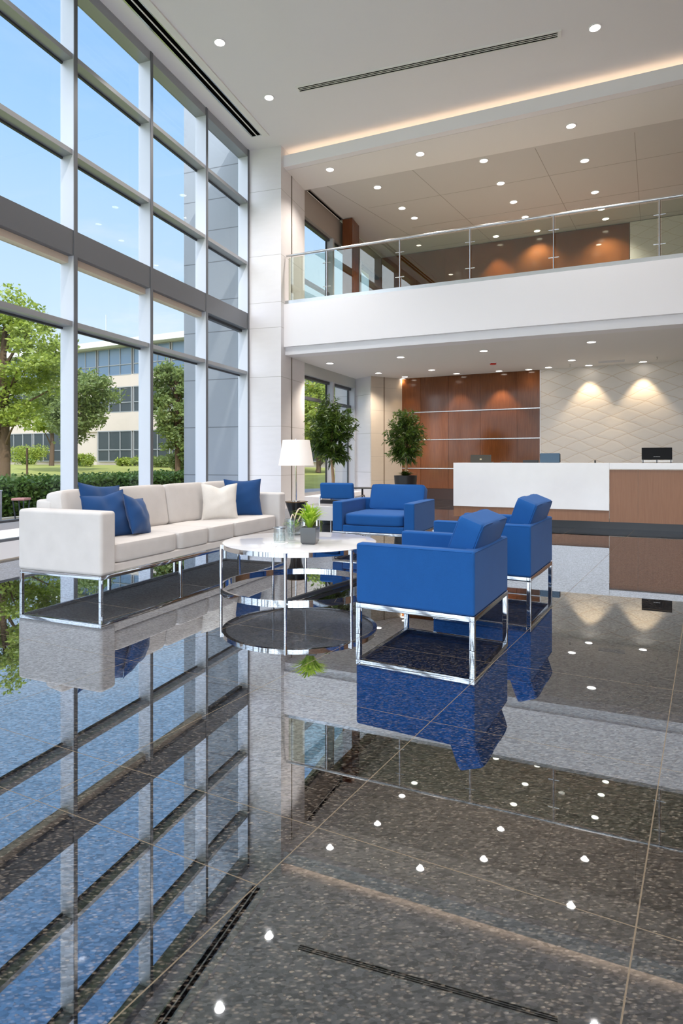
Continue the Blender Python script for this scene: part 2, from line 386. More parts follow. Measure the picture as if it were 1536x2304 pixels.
# ceiling panel joints
jm = MB()
def joint_line(p, q, z, w=.012):
    p = Vector(p[:2]); q = Vector(q[:2]); d = (q-p).normalized(); n = Vector((-d.y, d.x))*w/2
    jm.prism([tuple(p+n), tuple(q+n), tuple(q-n), tuple(p-n)], z-.003, z)
for a, b_ in (((927,384),(1047,492)), ((1203.6,336),(1293,511.6)), ((1427,300),(1440,492)), ((727,415),(870,500))):
    A_, B_ = P(*a, Z_SOF), P(*b_, Z_SOF); joint_line(A_, (A_[0]+(B_[0]-A_[0])*1.7, A_[1]+(B_[1]-A_[1])*1.7), Z_SOF+.02)
for q in (3.1, 4.9, 6.7): joint_line(Bp(1.2 if q < 4 else 2, q), Bp(11.1, q), Z_SOF+.02, .01)
jm.build('panel_joint', plain('joint_grey', (.36, .34, .32), .8), s)

# balcony slab and parapet
s = struct('wall_balcony', 'white parapet of the upper gallery spanning the hall')
MB().prism([Bp(.0, .15), Bp(11.2, .15), Bp(11.2, .45), Bp(.0, .45)], 3.80, 4.80).build('parapet', M['white'], s)
MB().prism([Bp(.0, .23), Bp(11.2, .23), Bp(11.2, .60), Bp(.0, .60)], Z_LOW, 3.80).build('lower_band', M['white'], s)
MB().prism([Bp(.0, .45), Bp(11.2, .45), Bp(11.2, 11), Ep(6.2, -.0), Ep(0, 0), Bp(.0, 1.38)], 4.5, Z_UP).build('gallery_floor', plain('gallery_floor_stone', (.16, .14, .12), .2), s)
s = struct('ceiling_lobby', 'grey low ceiling over the reception area')
MB().prism([Bp(.0, .60), Bp(11.2, .60), Bp(11.2, 7), Ep(5.4, -.0), Ep(0, 0), Bp(.0, 1.38)], Z_LOW, Z_LOW+.2).build('lobby_ceiling', M['soffit'], s)

# stone column
s = struct('wall_column', 'white stone clad column beside the window wall')
cp = [(-2.18, 14.16), (-1.402, 13.92), (-.936, 15.22), (-1.71, 15.46)]
MB().prism(cp, 0, Z_CEIL).build('column_cladding', M['stone'], s)
g0 = Vector((-1.402, 13.92))+UA*.57; n_ = Vector((UA.y, -UA.x))
MB().prism([tuple(g0), tuple(g0+UA*.045), tuple(g0+UA*.045+n_*.006), tuple(g0+n_*.006)], 0, Z_SOF).build('joint_channel', plain('bronze_channel', (.14, .12, .09), .4, .4), s)
MB().prism([Wp(14.16, .26), Wp(14.16, 1.80), Wp(15.4, 1.80), Wp(15.4, .26)], -.3, 10).build('outer_pier', M['extstone'], s)

# main window wall, bay by bay
D0, DS = 9.01, 1.70
bay = 0
def window_bay(d0, d1, n, last=False):
    s = struct('window_%d' % n, 'tall grey framed glazed bay of the window wall')
    def seg(da, db, ta, tb, z0, z1, name, m, par=s): return MB().prism([Wp(da, ta), Wp(db, ta), Wp(db, tb), Wp(da, tb)], z0, z1).build(name, m, par)
    seg(d1-.0, d1+.066, 0, .25, .2, Z_CEIL, 'mullion', M['frame_l'])
    seg(d1-.0, d1+.066, -.012, 0, .2, Z_CEIL, 'mullion_shade_cap', M['beam'])  # darker copy of the mullion metal: weaker light on the inner edge painted in
    a, b_ = d0+.066, d1
    for zt in (3.16, 5.74, 7.18):
        seg(a, b_, .015, .24, zt, zt+.075, 'transom', M['frame'])
        seg(a, b_, .205, .242, zt-.03, zt, 'gasket', M['darkframe'])
    seg(a, b_, 0, .25, 4.22, 4.60, 'spandrel_beam', M['beam'])
    if not last: seg(a, b_, .10, .25, 4.12, 4.22, 'cream_blind_box', M['cream'])
    else: seg(a, b_, .15, .25, 4.17, 4.22, 'gasket', M['darkframe'])
    seg(a, b_, 0, .25, 8.28, Z_CEIL, 'head_frame', M['frame'])
    seg(a, b_, .12, .25, .215, .30, 'sill_frame', M['frame'])
    seg(a, b_, .20, .245, .30, .33, 'gasket', M['darkframe'])
    for z0, z1 in ((.30, 3.13), (3.235, 4.12), (4.60, 5.71), (5.815, 7.15), (7.255, 8.28)):
        seg(a+.002, b_-.002, .222, .232, z0, z1, 'pane', M['glass'])
    return s
for k in range(-9, 3):
    bay += 1
    window_bay(D0+DS*k, D0+DS*(k+1) - (0.02 if k == 2 else 0), bay, k == 2)
s = struct('trim_1', 'white ledge along the foot of the window wall')
MB().prism([Wp(-7, -.9), Wp(13.6, -.9), Wp(14.1, .0), Wp(14.16, .25), Wp(-7, .25)], .02, .215).build('ledge', M['white'], s)
MB().prism([Wp(-7, -.88), Wp(13.6, -.88), Wp(13.9, 0), Wp(-7, 0)], 0, .02).build('shadow_gap', M['cream'], s)
MB().prism([Wp(-7, -.9), Wp(13.6, -.9), Wp(13.6, -.84), Wp(-7, -.84)], .215, .245).build('dark_edge', M['beam'], s)

# second window line beyond the column (two storeys)
EL = 5.6
def rear_window(s0, s1, z0, z1, zt, n, label, header):
    s = struct('window_%d' % n, label)
    def seg(sa, sb, ta, tb, za, zb, name, m): return MB().prism([Ep(sa, ta), Ep(sb, ta), Ep(sb, tb), Ep(sa, tb)], za, zb).build(name, m, s)
    seg(s1-.10, s1, .0, .22, z0, z1, 'mullion', M['frame_l'])
    seg(s1-.135, s1-.10, .18, .22, z0, z1, 'gasket', M['darkframe'])
    seg(s0, s1-.10, .10, .22, zt, zt+.08, 'transom', M['darkframe'])
    seg(s0, s1-.10, .10, .22, z1-.07, z1, 'head_frame', M['darkframe'])
    seg(s0, s1-.10, .10, .22, z0, z0+.08, 'sill_frame', M['frame'])
    seg(s0, s1-.1, .20, .21, z0, z1, 'pane', M['glass'])
    seg(s0, s1, .0, .22, z1, header, 'header_panel', plain('grey_green_header', (.50, .53, .52), .5) if n < 30 else plain('taupe_blind', (.36, .32, .29), .7))
sE = [0.0]
for px in (752, 800):
    _, t = on_line(px, (E0.x, E0.y), (E0.x+EV.x, E0.y+EV.y)); sE.append(t)
rear_window(0, sE[1], .22, 3.33, 2.72, 21, 'lobby window beside the tall leafy plant', Z_LOW)
rear_window(sE[1], sE[2]-.02, .22, 3.33, 2.72, 22, 'narrow lobby window next to the far stone pier', Z_LOW)
rear_window(0, sE[1], 4.70, 7.35, 5.75, 31, 'gallery window next to the white column', Z_SOF)
for i in range(2):
    rear_window(sE[1]+i*2.0, sE[1]+(i+1)*2.0, 4.70, 7.35, 5.75, 32+i, 'gallery window towards the rear', Z_SOF)
s = struct('trim_2', 'white ledge under the lobby windows')
MB().prism([Ep(0, -.5), Ep(sE[2], -.3), Ep(sE[2], .22), Ep(0, .22)], 0, .22).build('ledge', M['white'], s)
# far pier
s = struct('wall_far_pier', 'pale stone pier in the far corner of the lobby')
e1 = Vector(Ep(sE[2], 0))
MB().prism([tuple(e1), (.87, 17.62), (.90, 18.4), (.40, 18.9), (-.2, 18.5)], 0, Z_LOW).build('pier_front', M['stone'], s)
MB().prism([(.845, 17.64), (1.84, 18.24), (1.9, 18.9), (.80, 18.6)], 0, Z_LOW).build('pier_return', M['stone2'], s)
MB().prism([(1.26, 17.885), (1.285, 17.90), (1.28, 17.91), (1.25, 17.9)], 0, Z_LOW).build('joint_channel', plain('dark_channel', (.16, .12, .08), .5), s)

# lobby rear wall
L0 = Vector((5.435+ (1.8-5.435), 16.45-.5*(1.8-5.435))); LV = Vector((1, -.5)).normalized(); ROT_L = math.atan2(-.5, 1)
def lpos(px):
    (x, y), _ = on_line(px, (5.435, 16.45), (6.435, 15.95)); return (Vector((x, y))-L0).dot(LV)
s = struct('wall_rear', 'rear lobby wall, brown wood panels and cream lattice relief', (L0.x, L0.y, 0), ROT_L)
xs = [lpos(p) for p in (903, 946, 1008, 1080, 1163, 1215)]
zs = [.30, .90, 1.755, 2.58, Z_LOW]
MB().b2(xs[0]-.3, xs[-1], .03, .25, 0, Z_LOW).build('backing', M['woodd'], s)
mb = MB()
for i in range(5):
    for j in range(4): mb.b2(xs[i]+.004, xs[i+1]-.004, 0, .03, zs[j]+.012, zs[j+1]-.012 if j < 3 else zs[j+1])
mb.build('wood_panels', M['wood'], s)
for z in zs[1:4]: MB().b2(xs[0], xs[-1], -.008, .012, z-.012, z+.012).build('steel_strip', M['steel'], s)
MB().b2(xs[0], xs[-1], -.01, .03, 0, .30).build('base_panel', plain('dark_base', (.035, .014, .008), .3), s)
MB().b2(xs[-1]+.01, xs[-1]+10, -.02, .25, 0, Z_LOW).build('lattice_wall', M['lattice'], s)
MB().b2(xs[-1]-.01, xs[-1]+.012, -.03, .05, 0, Z_LOW).build('edge_trim', M['white'], s)
# gallery rear wall
U0 = Vector((-.5, 17.3-.435*(-.5-8.3))); 
s = struct('wall_gallery', 'rear gallery wall in brown wood and cream relief', (U0.x, U0.y, 0), ROT_B)
def upos(px):
    (x, y), _ = on_line(px, (8.3, 17.3), (9.3, 16.865)); return (Vector((x, y))-U0).dot(BV)
ux = [upos(p) for p in (860, 930, 1000, 1061, 1157, 1250, 1306, 1416)]
mb = MB()
for i in range(len(ux)-1):
    mb.b2(ux[i]+.004, ux[i+1]-.004, 0, .03, 4.85, 7.93)
mb.build('wood_panels', M['wood'], s)
MB().b2(ux[0]-.5, ux[-1], .03, .2, 4.7, Z_SOF).build('backing', M['woodd'], s)
MB().b2(ux[-1]+.01, ux[-1]+4.2, -.01, .2, 4.7, Z_SOF).build('lattice_wall', M['lattice'], s)
# gallery wood column
c0 = Vector(P(778, 497, Z_SOF)[:2]); 
s = struct('wall_gallery_column', 'reddish brown wooden column up in the gallery')
c0 = Vector((.03, 17.1)); MB().prism([tuple(c0), tuple(c0+BV*.30), tuple(c0+BV*.30+UA*.62), tuple(c0+UA*.62)], Z_UP, Z_SOF).build('column_cladding', M['woodd'], s)

# right wall and glazed end behind
s = struct('wall_right', 'unseen side wall of the hall, brown wood lining added to dim it')
MB().prism([RW(-7), RW(26), (RW(26)[0]+.3, 26), (RW(-7)[0]+.3, -7)], 0, Z_CEIL).build('dimming_wood_lining', M['deskwood'], s)  # wall out of view; wood added to weaken the light from this side
s = struct('window_40', 'unseen glazed end of the hall, added to let daylight in')  # glazing out of view, added as a daylight source for the hall
xa, xb = Wp(-7, 0)[0], RW(-7)[0]
for i in range(9):
    x = xa+(xb-xa)*i/8; MB().b2(x-.035, x+.035, -7.25, -7.0, 0, Z_CEIL).build('mullion', M['frame_l'], s)
for z in (0, 3.16, 4.35, 5.74, 7.18, 8.28): MB().b2(xa, xb, -7.24, -7.05, z, z+(.1 if z != 4.35 else .25)).build('transom', M['frame'], s)
MB().b2(xa, xb, -7.16, -7.15, .1, 8.28).build('pane', M['glass'], s)

# ------------------------------------------------------------------ gallery railing
rail = thing('glass_railing', 'stainless and glass railing running along the gallery edge', 'railing', (0,0,0))
yR = .24
def rp(t, z): x, y = Bp(t, yR); return (x, y, z)
MB().tube([rp(.03, 5.95), rp(11.1, 5.95)], .028, 16).build('handrail', M['steel'], rail, smooth=True)
MB().prism([Bp(.02, .18), Bp(11.1, .18), Bp(11.1, .30), Bp(.02, .30)], 4.80, 4.885).build('base_channel', M['steel'], rail)
pt = []
for px in (735, 899, 1057, 1245, 1483):
    (x, y), _ = on_line(px, Bp(0, yR), Bp(1, yR)); pt.append((Vector((x, y))-Vector(Bp(0, yR))).dot(BV))
pt += [pt[-1]+2.1]
for i, t in enumerate(pt):
    p = MB().tube([rp(t, 4.86), rp(t, 5.94)], .016, 12).build('post', M['steel'], rail, smooth=True)
    for z in (5.12, 5.66):
        MB().tube([rp(t-.10, z), rp(t+.10, z)], .010, 8).build('glass_clamp', M['steel'], p, smooth=True)
ts = [.06]+pt
for a, b_ in zip(ts[:-1], ts[1:]):
    x = .01
    MB().prism([Bp(a+.03, yR-.006), Bp(b_-.03, yR-.006), Bp(b_-.03, yR+.006), Bp(a+.03, yR+.006)], 4.87, 5.90).build('glass_panel', M['railglass'], rail)

# ------------------------------------------------------------------ ceiling fittings
def slot_vent(name, label, p0, p1, z, w, nslot):
    p0 = Vector(p0[:2]); p1 = Vector(p1[:2]); d = p1-p0; ln = d.length
    t = thing(name, label, 'air vent', (p0.x, p0.y, z), math.atan2(d.y, d.x))
    MB().b2(0, ln, -w/2, w/2, -.012, -.002).build('backing', M['void'], t)
    bw = .03
    mb = MB(); mb.b2(0, ln, -w/2-bw, -w/2, -.022, 0).b2(0, ln, w/2, w/2+bw, -.022, 0).b2(-bw, 0, -w/2-bw, w/2+bw, -.022, 0).b2(ln, ln+bw*2, -w/2-bw, w/2+bw, -.022, 0)
    mb.build('frame', M['steel'] if nslot == 2 else M['soffit'], t)
    for i in range(1, nslot):
        y = -w/2+w*i/nslot
        hw = .012 if nslot == 2 else .006
        MB().b2(0, ln, y-hw, y+hw, -.02, -.004).build('divider', M['soffit'], t)
    return t
pe = Vector(P(577, 303, Z_CEIL)[:2]); 
v = slot_vent('slot_vent', 'long black slot vent in the high ceiling beside the window wall', tuple(pe), tuple(pe-UA*19), Z_CEIL, .20, 2)
MB().b2(-.1, 19, .13, .27, -.03, 0).build('side_channel', M['soffit'], v)
a0, a1 = P(672, 200, Z_CEIL), P(1254, 76, Z_CEIL)
slot_vent('slot_vent', 'thin linear slot vent crossing the middle of the high ceiling', a0, a1, Z_CEIL, .13, 3)
q = Vector(P(690, 430, Z_SOF)[:2])
slot_vent('slot_vent', 'dark slot vent in the gallery ceiling above its windows', tuple(q), tuple(q+EV*2.0), Z_SOF+.02, .16, 2)

def downlight_proto():
    t = thing('downlight', '', 'ceiling light')
    n = 28
    MB().lathe([(.087, 0), (.108, 0), (.108, -.012), (.087, -.012), (.087, 0)], cap=False, n=n).build('trim_ring', M['white'], t, smooth=True)
    MB().lathe([(.0875, -.006), (.0875, -.002)], n=n).build('lens', M['lit'], t)
    return t
proto = downlight_proto(); first = [True]
def downlight(px, py, z, label, group, watts=None, size=100, col=(1, .86, .70), blend=.8, at=None):
    o = proto if first[0] else copy_tree(proto); first[0] = False
    x, y, _ = P(px, py, z) if at is None else (at[0], at[1], z)
    o.location = (x, y, z); o['label'] = label; o['group'] = group; o['category'] = 'ceiling light'
    w = SPOT_W if watts is None else watts
    ld = bpy.data.lights.new('spot', 'SPOT'); ld.energy = w; ld.spot_size = math.radians(size); ld.spot_blend = blend; ld.color = col; ld.shadow_soft_size = .05
    lo = bpy.data.objects.new('lamp', ld); COL.objects.link(lo); lo.location = (0, 0, -.03); lo.parent = o
    return o
G1, G2, G3 = 'recessed lights in the high ceiling', 'recessed lights in the gallery ceiling', 'recessed lights in the lobby ceiling'
HW = dict(watts=420, size=120, col=(1, .93, .87))
downlight(494, 95, Z_CEIL, 'bright recessed light in the high ceiling nearest the long window vent', G1, **HW)
downlight(605, 219, Z_CEIL, 'recessed light in the high ceiling closest to the white column', G1, **HW)
downlight(1338, 62, Z_CEIL, 'recessed light in the high ceiling right of the thin vent, upper right', G1, **HW)
for i, (x, y) in enumerate(((-3.2, 7.0), (-4.4, 3.6), (1.6, 6.4), (1.0, 2.6), (4.8, 5.6), (4.2, 1.8), (-5.4, -.2), (.2, -1.2), (3.6, -2), (-5.6, -4.2), (-1, -4.6), (2.6, -5))):  # extra downlights out of view, added to brighten the hall
    downlight(0, 0, Z_CEIL, 'added out-of-view light in the high ceiling, %s row from the gallery, %s' % (('first', 'second', 'first', 'second', 'first', 'second', 'third', 'third', 'third', 'last', 'last', 'last')[i], ('window side', 'window side', 'centre', 'centre', 'right side', 'right side', 'window side', 'centre', 'right side', 'window side', 'centre', 'right side')[i]), G1, at=(x, y), **HW)
GW = dict(watts=240, size=120, col=(1, .90, .80))
for px, py, lab in ((1284, 283, 'gallery ceiling light on the smooth band under the lit cove, right side'), (945, 346, 'gallery ceiling light in the middle of the smooth band'),
    (742, 381, 'gallery ceiling light on the smooth band nearest the column'), (1088, 361, 'gallery ceiling light at the edge where smooth band meets panels'),
    (1315, 361, 'gallery ceiling light straddling a panel joint at the right'), (849, 421, 'gallery ceiling light on the first panel by the window side'),
    (1126, 412, 'gallery ceiling light just left of the long slanting joint, frontmost of that row'), (904, 468, 'gallery ceiling light above the second railing post, upper of the pair'),
    (932, 490, 'gallery ceiling light close over the handrail, lower of the pair'), (1155, 454, 'gallery ceiling light second in the slanting row'),
    (1338, 432, 'gallery ceiling light just above the handrail at the right'), (1181, 488, 'gallery ceiling light seen right at the handrail, third in its row'),
    (1352, 470, 'gallery ceiling light seen through the right glass panel, front one'), (1208, 519, 'gallery ceiling light seen through glass near the wood wall'),
    (1362, 492, 'gallery ceiling light farthest back above the wood wall edge')):
    downlight(px, py, Z_SOF+(.02 if (px, py) not in ((1284, 283), (945, 346), (742, 381)) else 0), lab, G2, **GW)
LW = dict(watts=210, size=120)
for px, py, lab in ((742, 817, 'lobby ceiling light nearest the column edge'), (901, 803, 'lobby ceiling light close to the gallery edge, above the left plant'),
    (851, 839, 'lobby ceiling light in front of the far pale pier'), (971, 832, 'lobby ceiling light above the far topiary tree'),
    (1088, 789, 'lobby ceiling light close to the gallery edge, above the desk left end'), (1330, 769, 'lobby ceiling light nearest the gallery edge, above the desk'),
    (1189, 831, 'lobby ceiling light before the edge between wood and cream walls'), (1286, 810, 'lobby ceiling light left of the access panel')):
    downlight(px, py, Z_LOW, lab, G3, **(LW if px not in (1189, 1286) else dict(watts=5 if px == 1189 else 40, size=120)))
# wall washers: close to the rear wall
def washer(px, back, lab, w, size=75):
    (x, y), _ = on_line(px, (5.435, 16.45), (6.435, 15.95)); n = Vector((-.447, -.894)); p = Vector((x, y))+n*back
    return downlight(0, 0, Z_LOW, lab, G3, watts=w, size=size, at=(p.x, p.y), blend=.5, col=(1, .74, .45))
washer(1326, .30, 'wall washer light over the left glow on the cream wall', 85)
washer(1446, .30, 'wall washer light over the right glow on the cream wall', 85)
washer(1238, .40, 'faint wall washer light at the cream wall corner', 5)
washer(1128, .34, 'wall washer light over the right half of the wood wall', 120)
washer(1035, .38, 'wall washer light over the middle of the wood wall', 60)
washer(921, .40, 'wall washer light over the left end of the wood wall, right of two', 25)
downlight(906, 852, Z_LOW, 'small light beside the far stone pier, left of two', G3, watts=12, size=110, col=(1, .72, .42))
(x, y), _ = on_line(1120, (8.3, 17.3), (9.3, 16.865))
downlight(0, 0, Z_SOF+.02, 'gallery light washing the upper wood wall', G2, at=(x-.399*.4, y-.917*.4), watts=220, size=75, blend=.6, col=(1, .72, .42))

t = thing('smoke_alarm', 'small red and white alarm unit on the lobby ceiling', 'alarm', P(1109, 816, Z_LOW))
MB().lathe([(.09, -.02), (.09, 0)]).build('base', M['white'], t, smooth=True)
MB().box((0, 0, -.035), (.14, .10, .035)).build('red_cover', M['red'], t, bevel=.01)
for px, py, lab in ((1282, 820, 'tiny sprinkler head left on the lobby ceiling by the cream wall'), (1478, 803, 'tiny sprinkler head at the right of the lobby ceiling')):
    t = thing('sprinkler_head', lab, 'sprinkler', P(px, py, Z_LOW), group='ceiling sprinklers')
    MB().lathe([(.022, 0), (.022, -.01), (.008, -.015), (.008, -.05), (.02, -.055)]).build('nozzle', M['steel'], t, smooth=True)
p = P(1375, 813, Z_LOW)
t = thing('access_panel', 'flat grey access panel in the lobby ceiling by the cream wall', 'panel', (p[0], p[1], Z_LOW), ROT_B)
MB().b2(-.3, .3, -.15, .15, -.008, 0).build('cover', M['frame_l'], t)

# ------------------------------------------------------------------ soft furniture helpers
def puffy(mbv, c, dims, rot=None, bulge=.10, n=10, axis=2, corner=5.0):
    """soft box: rounded by a superellipsoid with gentle crown"""
    vs = []; fs = []; idx = {}
    def vert(a, b, cc):
        k = (round(a, 4), round(b, 4), round(cc, 4))
        if k in idx: return idx[k]
        v = np.array([a, b, cc]); p = corner
        nrm = (abs(a)**p+abs(b)**p+abs(cc)**p)**(1/p); v = v/nrm*1.0
        o = [0, 1, 2]; o.remove(axis); u, w = v[o[0]], v[o[1]]
        v[axis] *= 1+bulge*(1-u*u)*(1-w*w)*2
        q = Vector((v[0]*dims[0]/2, v[1]*dims[1]/2, v[2]*dims[2]/2))
        if rot is not None: q = Euler(rot).to_matrix() @ q
        idx[k] = len(vs); vs.append(q+Vector(c)); return idx[k]
    g = [math.sin((-1+2*i/n)*math.pi/2)*.35+(-1+2*i/n)*.65 for i in range(n+1)]
    for ax in range(3):
        for sg in (-1, 1):
            for i in range(n):
                for j in range(n):
                    def mk(u, w):
                        a = [0, 0, 0]; a[ax] = sg; a[(ax+1) % 3] = u; a[(ax+2) % 3] = w; return vert(*a)
                    q = [mk(g[i], g[j]), mk(g[i+1], g[j]), mk(g[i+1], g[j+1]), mk(g[i], g[j+1])]
                    fs.append(q if sg > 0 else q[::-1])
    mbv.add(vs, fs); return mbv

def build_armchair(w, d, label, loc, rz, cush_w=None, at=.09, cdx=0):
    """front faces local -y; origin at the middle of the footprint on the floor"""
    t = thing('armchair', label, 'armchair', loc, rz)
    w2, d2 = w/2, d/2; z0, z1 = .205, .60
    sh = MB().prism([(-w2, -d2), (-w2+at, -d2), (-w2+at, d2-at), (w2-at, d2-at), (w2-at, -d2), (w2, -d2), (w2, d2), (-w2, d2)], z0, z1).build('arms_and_back', M['blue'], t, bevel=.018, seg=4)
    i_ = .010
    MB().tube([(-w2+.002, -d2+.02, z1-i_), (-w2+.002, d2-.02, z1-i_), (-w2+.02, d2-.002, z1-i_), (w2-.02, d2-.002, z1-i_), (w2-.002, d2-.02, z1-i_), (w2-.002, -d2+.02, z1-i_)], .0035, 6).build('piping', M['blue'], sh, smooth=True)
    MB().b2(-w2+at, w2-at, -d2+.015, d2-at, z0, .29).build('seat_base', M['blue'], t, bevel=.015)
    sw = w-2*at-.01
    puffy(MB(), (0, -.5*at+.005, .365), (sw, d-at-.01, .16), bulge=.06, corner=9).build('seat_cushion', M['blue'], t, smooth=True)
    cw = cush_w or sw*.92
    c = (cdx, d2-.115, .60)
    cu = puffy(MB(), c, (cw, .165, .38), rot=(-.36, 0, 0), bulge=.10, axis=1, corner=16).build('back_cushion', M['blue'], t, smooth=True)
    m = Euler((-.36, 0, 0)).to_matrix()
    for sy in (-1, 1):
        path = []
        for k in range(41):
            a = 2*math.pi*k/40; ca, sa = math.cos(a), math.sin(a); p = 16.
            r = 1/((abs(ca)**p+abs(sa)**p)**(1/p))
            path.append(m @ Vector((ca*r*cw/2*.972, sy*.077, sa*r*.19*.965))+Vector(c))
        MB().tube(path, .005, 6).build('piping', M['blue'], cu, smooth=True)
    fr = MB(); fw = .032
    fr.b2(-w2, w2, -d2, -d2+fw, z0-.034, z0).b2(-w2, w2, d2-fw, d2, z0-.034, z0)
    fr.b2(-w2, -w2+fw, -d2+fw, d2-fw, z0-.034, z0).b2(w2-fw, w2, -d2+fw, d2-fw, z0-.034, z0)
    fr.build('frame', M['chrome'], t, bevel=.002, seg=1)
    for sx in (-1, 1):
        for sy in (-1, 1):
            x = sx*(w2-fw/2); y = sy*(d2-fw/2)
            MB().b2(x-fw/2, x+fw/2, y-fw/2, y+fw/2, 0, z0-.034).build('leg', M['chrome'], t, bevel=.002, seg=1)
    return t

def place_rect(N_, v1ang, d, w):
    """near rear corner N_, depth direction (towards the front) at v1ang; width direction 90 deg clockwise from it"""
    f = Vector((math.cos(v1ang), math.sin(v1ang))); s_ = Vector((f.y, -f.x))
    c = Vector(N_)+f*d/2+s_*w/2
    rz = math.atan2(f.y, f.x)+math.pi/2
    return (c.x, c.y, 0), rz
R = math.radians
loc, rz = place_rect(P(1067, 1466)[:2], R(151.5), .80, .86)
build_armchair(.86, .80, 'blue armchair nearest the camera, seen from its side and back', loc, rz, .66)
loc, rz = place_rect((1.50, 4.76), R(150.5), .82, .92)
a = build_armchair(.92, .82, 'blue armchair with its back to the desk, behind the nearest armchair', loc, rz, .71); a.scale = (1, 1, 1.05)
# facing armchair
A_ = Vector((-.124, 8.0)); B_ = Vector((.915, 7.55)); v = (B_-A_).normalized(); nn = Vector((-v.y, v.x))
c = (A_+B_)/2+nn*.51
build_armchair((B_-A_).length, 1.02, 'wide blue armchair facing the camera across the coffee table', (c.x, c.y, 0), math.atan2(v.y, v.x), .80, .14, .06)

# ------------------------------------------------------------------ sofa
def sofa():
    az = R(22.2); U = Vector((math.sin(az), math.cos(az)))          # length direction
    N0 = Vector((-1.93, 4.82)); LN, DP = 3.20, .93
    left = Vector((-U.y, U.x))
    c = N0+left*DP/2+U*LN/2
    # local x along length (far end +x), local -y = front (towards the hall)
    t = thing('sofa', 'long off-white sofa with chrome frame along the window wall', 'sofa', (c.x, c.y, 0), math.atan2(U.y, U.x))
    L2, D2 = LN/2, DP/2; z0 = .21
    for sx in (-1, 1):
        x0, x1 = (-L2, -L2+.17) if sx < 0 else (L2-.17, L2)
        MB().b2(x0, x1, -D2, D2, z0, .73).build('arm', M['sofa'], t, bevel=.03, seg=4)
    MB().b2(-L2+.171, L2-.171, -D2+.035, D2-.02, z0, .285).build('seat_base', M['sofa'], t, bevel=.015)
    MB().b2(-L2+.172, L2-.172, D2-.20, D2-.005, .28, .80).build('back_panel', M['sofa'], t, bevel=.03)
    e = [-L2+.175, -L2+1.03, -L2+1.545, -L2+2.04, L2-.175]
    for a_, b_ in zip(e[:-1], e[1:]):
        puffy(MB(), ((a_+b_)/2, -.085, .368), (b_-a_-.004, DP-.22, .175), bulge=.05, corner=12).build('seat_cushion', M['sofa'], t, smooth=True)
    e = [-L2+.175, -L2+.87, -L2+1.58, -L2+2.30, L2-.175]
    for a_, b_ in zip(e[:-1], e[1:]):
        puffy(MB(), ((a_+b_)/2, D2-.24, .66), (b_-a_-.004, .20, .44), rot=(-.16, 0, 0), bulge=.09, axis=1, corner=12).build('back_cushion', M['sofa'], t, smooth=True)
    fw = .028; fr = MB()
    fr.b2(-L2+.01, L2-.01, -D2+.01, -D2+.01+fw, z0-.032, z0).b2(-L2+.01, L2-.01, D2-.01-fw, D2-.01, z0-.032, z0)
    for x in (-L2+.01, L2-.01-fw): fr.b2(x, x+fw, -D2+.038, D2-.038, z0-.032, z0)
    fr.build('frame', M['chrome'], t, bevel=.002, seg=1)
    for x in (-L2+.01+fw/2, -.55, .50, L2-.01-fw/2):
        for sy in (-1, 1):
            y = sy*(D2-.01-fw/2); MB().b2(x-fw/2, x+fw/2, y-fw/2, y+fw/2, 0, z0-.032).build('leg', M['chrome'], t, bevel=.002, seg=1)
    return t, c, U, left
sof, sc_, SU, SL = sofa()

def throw_pillow(label, mat, px, py, d, size, rz, tilt, roll=0, notch=.0, seed=0, group=None, thick=.075):
    rnd = np.random.RandomState(seed); n = 26
    ph = rnd.rand(6)*6.28
    vs = []; fs = []
    x0 = (px-CX)/F*d; z = EYE-(py-HY)*d/F
    t = thing('throw_pillow', label, 'cushion', (x0, d, z), rz, group)
    t.rotation_euler = Euler((tilt, roll, rz), 'YXZ'); t.rotation_mode = 'YXZ'
    for side in (1, -1):
        for i in range(n+1):
            for j in range(n+1):
                a = -1+2*i/n; b = -1+2*j/n
                u = math.copysign(abs(math.sin(a*math.pi/2))**.9, a); w = math.copysign(abs(math.sin(b*math.pi/2))**.9, b)
                x = u*(1-.10*(1-w*w)); y = w*(1-.10*(1-u*u))
                if notch: y -= notch*math.exp(-(u/.32)**2)*((w+1)/2)**3
                h = max(0, (1-u*u))**.55*max(0, (1-w*w))**.55
                wr = .05*math.sin(5*u+3*w+ph[0])+.04*math.sin(9*w-4*u+ph[1])+.03*math.sin(13*u*w+ph[2])
                if notch: wr -= .35*math.exp(-(u/.22)**2)*((w+1)/2)**2
                vs.append((x*size/2, -side*(h*(1+wr))*thick, y*size/2))
    m_ = (n+1)*(n+1)
    for s_ in range(2):
        for i in range(n):
            for j in range(n):
                q = [s_*m_+i*(n+1)+j, s_*m_+(i+1)*(n+1)+j, s_*m_+(i+1)*(n+1)+j+1, s_*m_+i*(n+1)+j+1]
                fs.append(q if s_ == 0 else q[::-1])
    mb = MB(); mb.add(vs, fs); o = mb.build('cover', mat, t, smooth=True)
    ring = [(i, 0) for i in range(n)]+[(n, j) for j in range(n)]+[(n-i, n) for i in range(n)]+[(0, n-j) for j in range(n+1)]
    MB().tube([vs[i*(n+1)+j] for i, j in ring], .004, 6).build('seam', mat, t, smooth=True)
    return t
ANG = math.atan2(SU.y, SU.x)   # sofa length direction
throw_pillow('blue pillow at the back of the near sofa end, mostly hidden by others', M['navy'], 228, 1146, 5.58, .48, ANG-.05, -.22, .10, .02, 1)
throw_pillow('blue pillow in the middle of the group at the near sofa arm', M['navy'], 243, 1160, 5.40, .43, ANG-.25, -.30, -.10, .06, 2)
throw_pillow('small blue pillow leaning in front, right of the near group', M['navy'], 310, 1160, 5.62, .38, ANG+.30, -.32, .18, .05, 3)
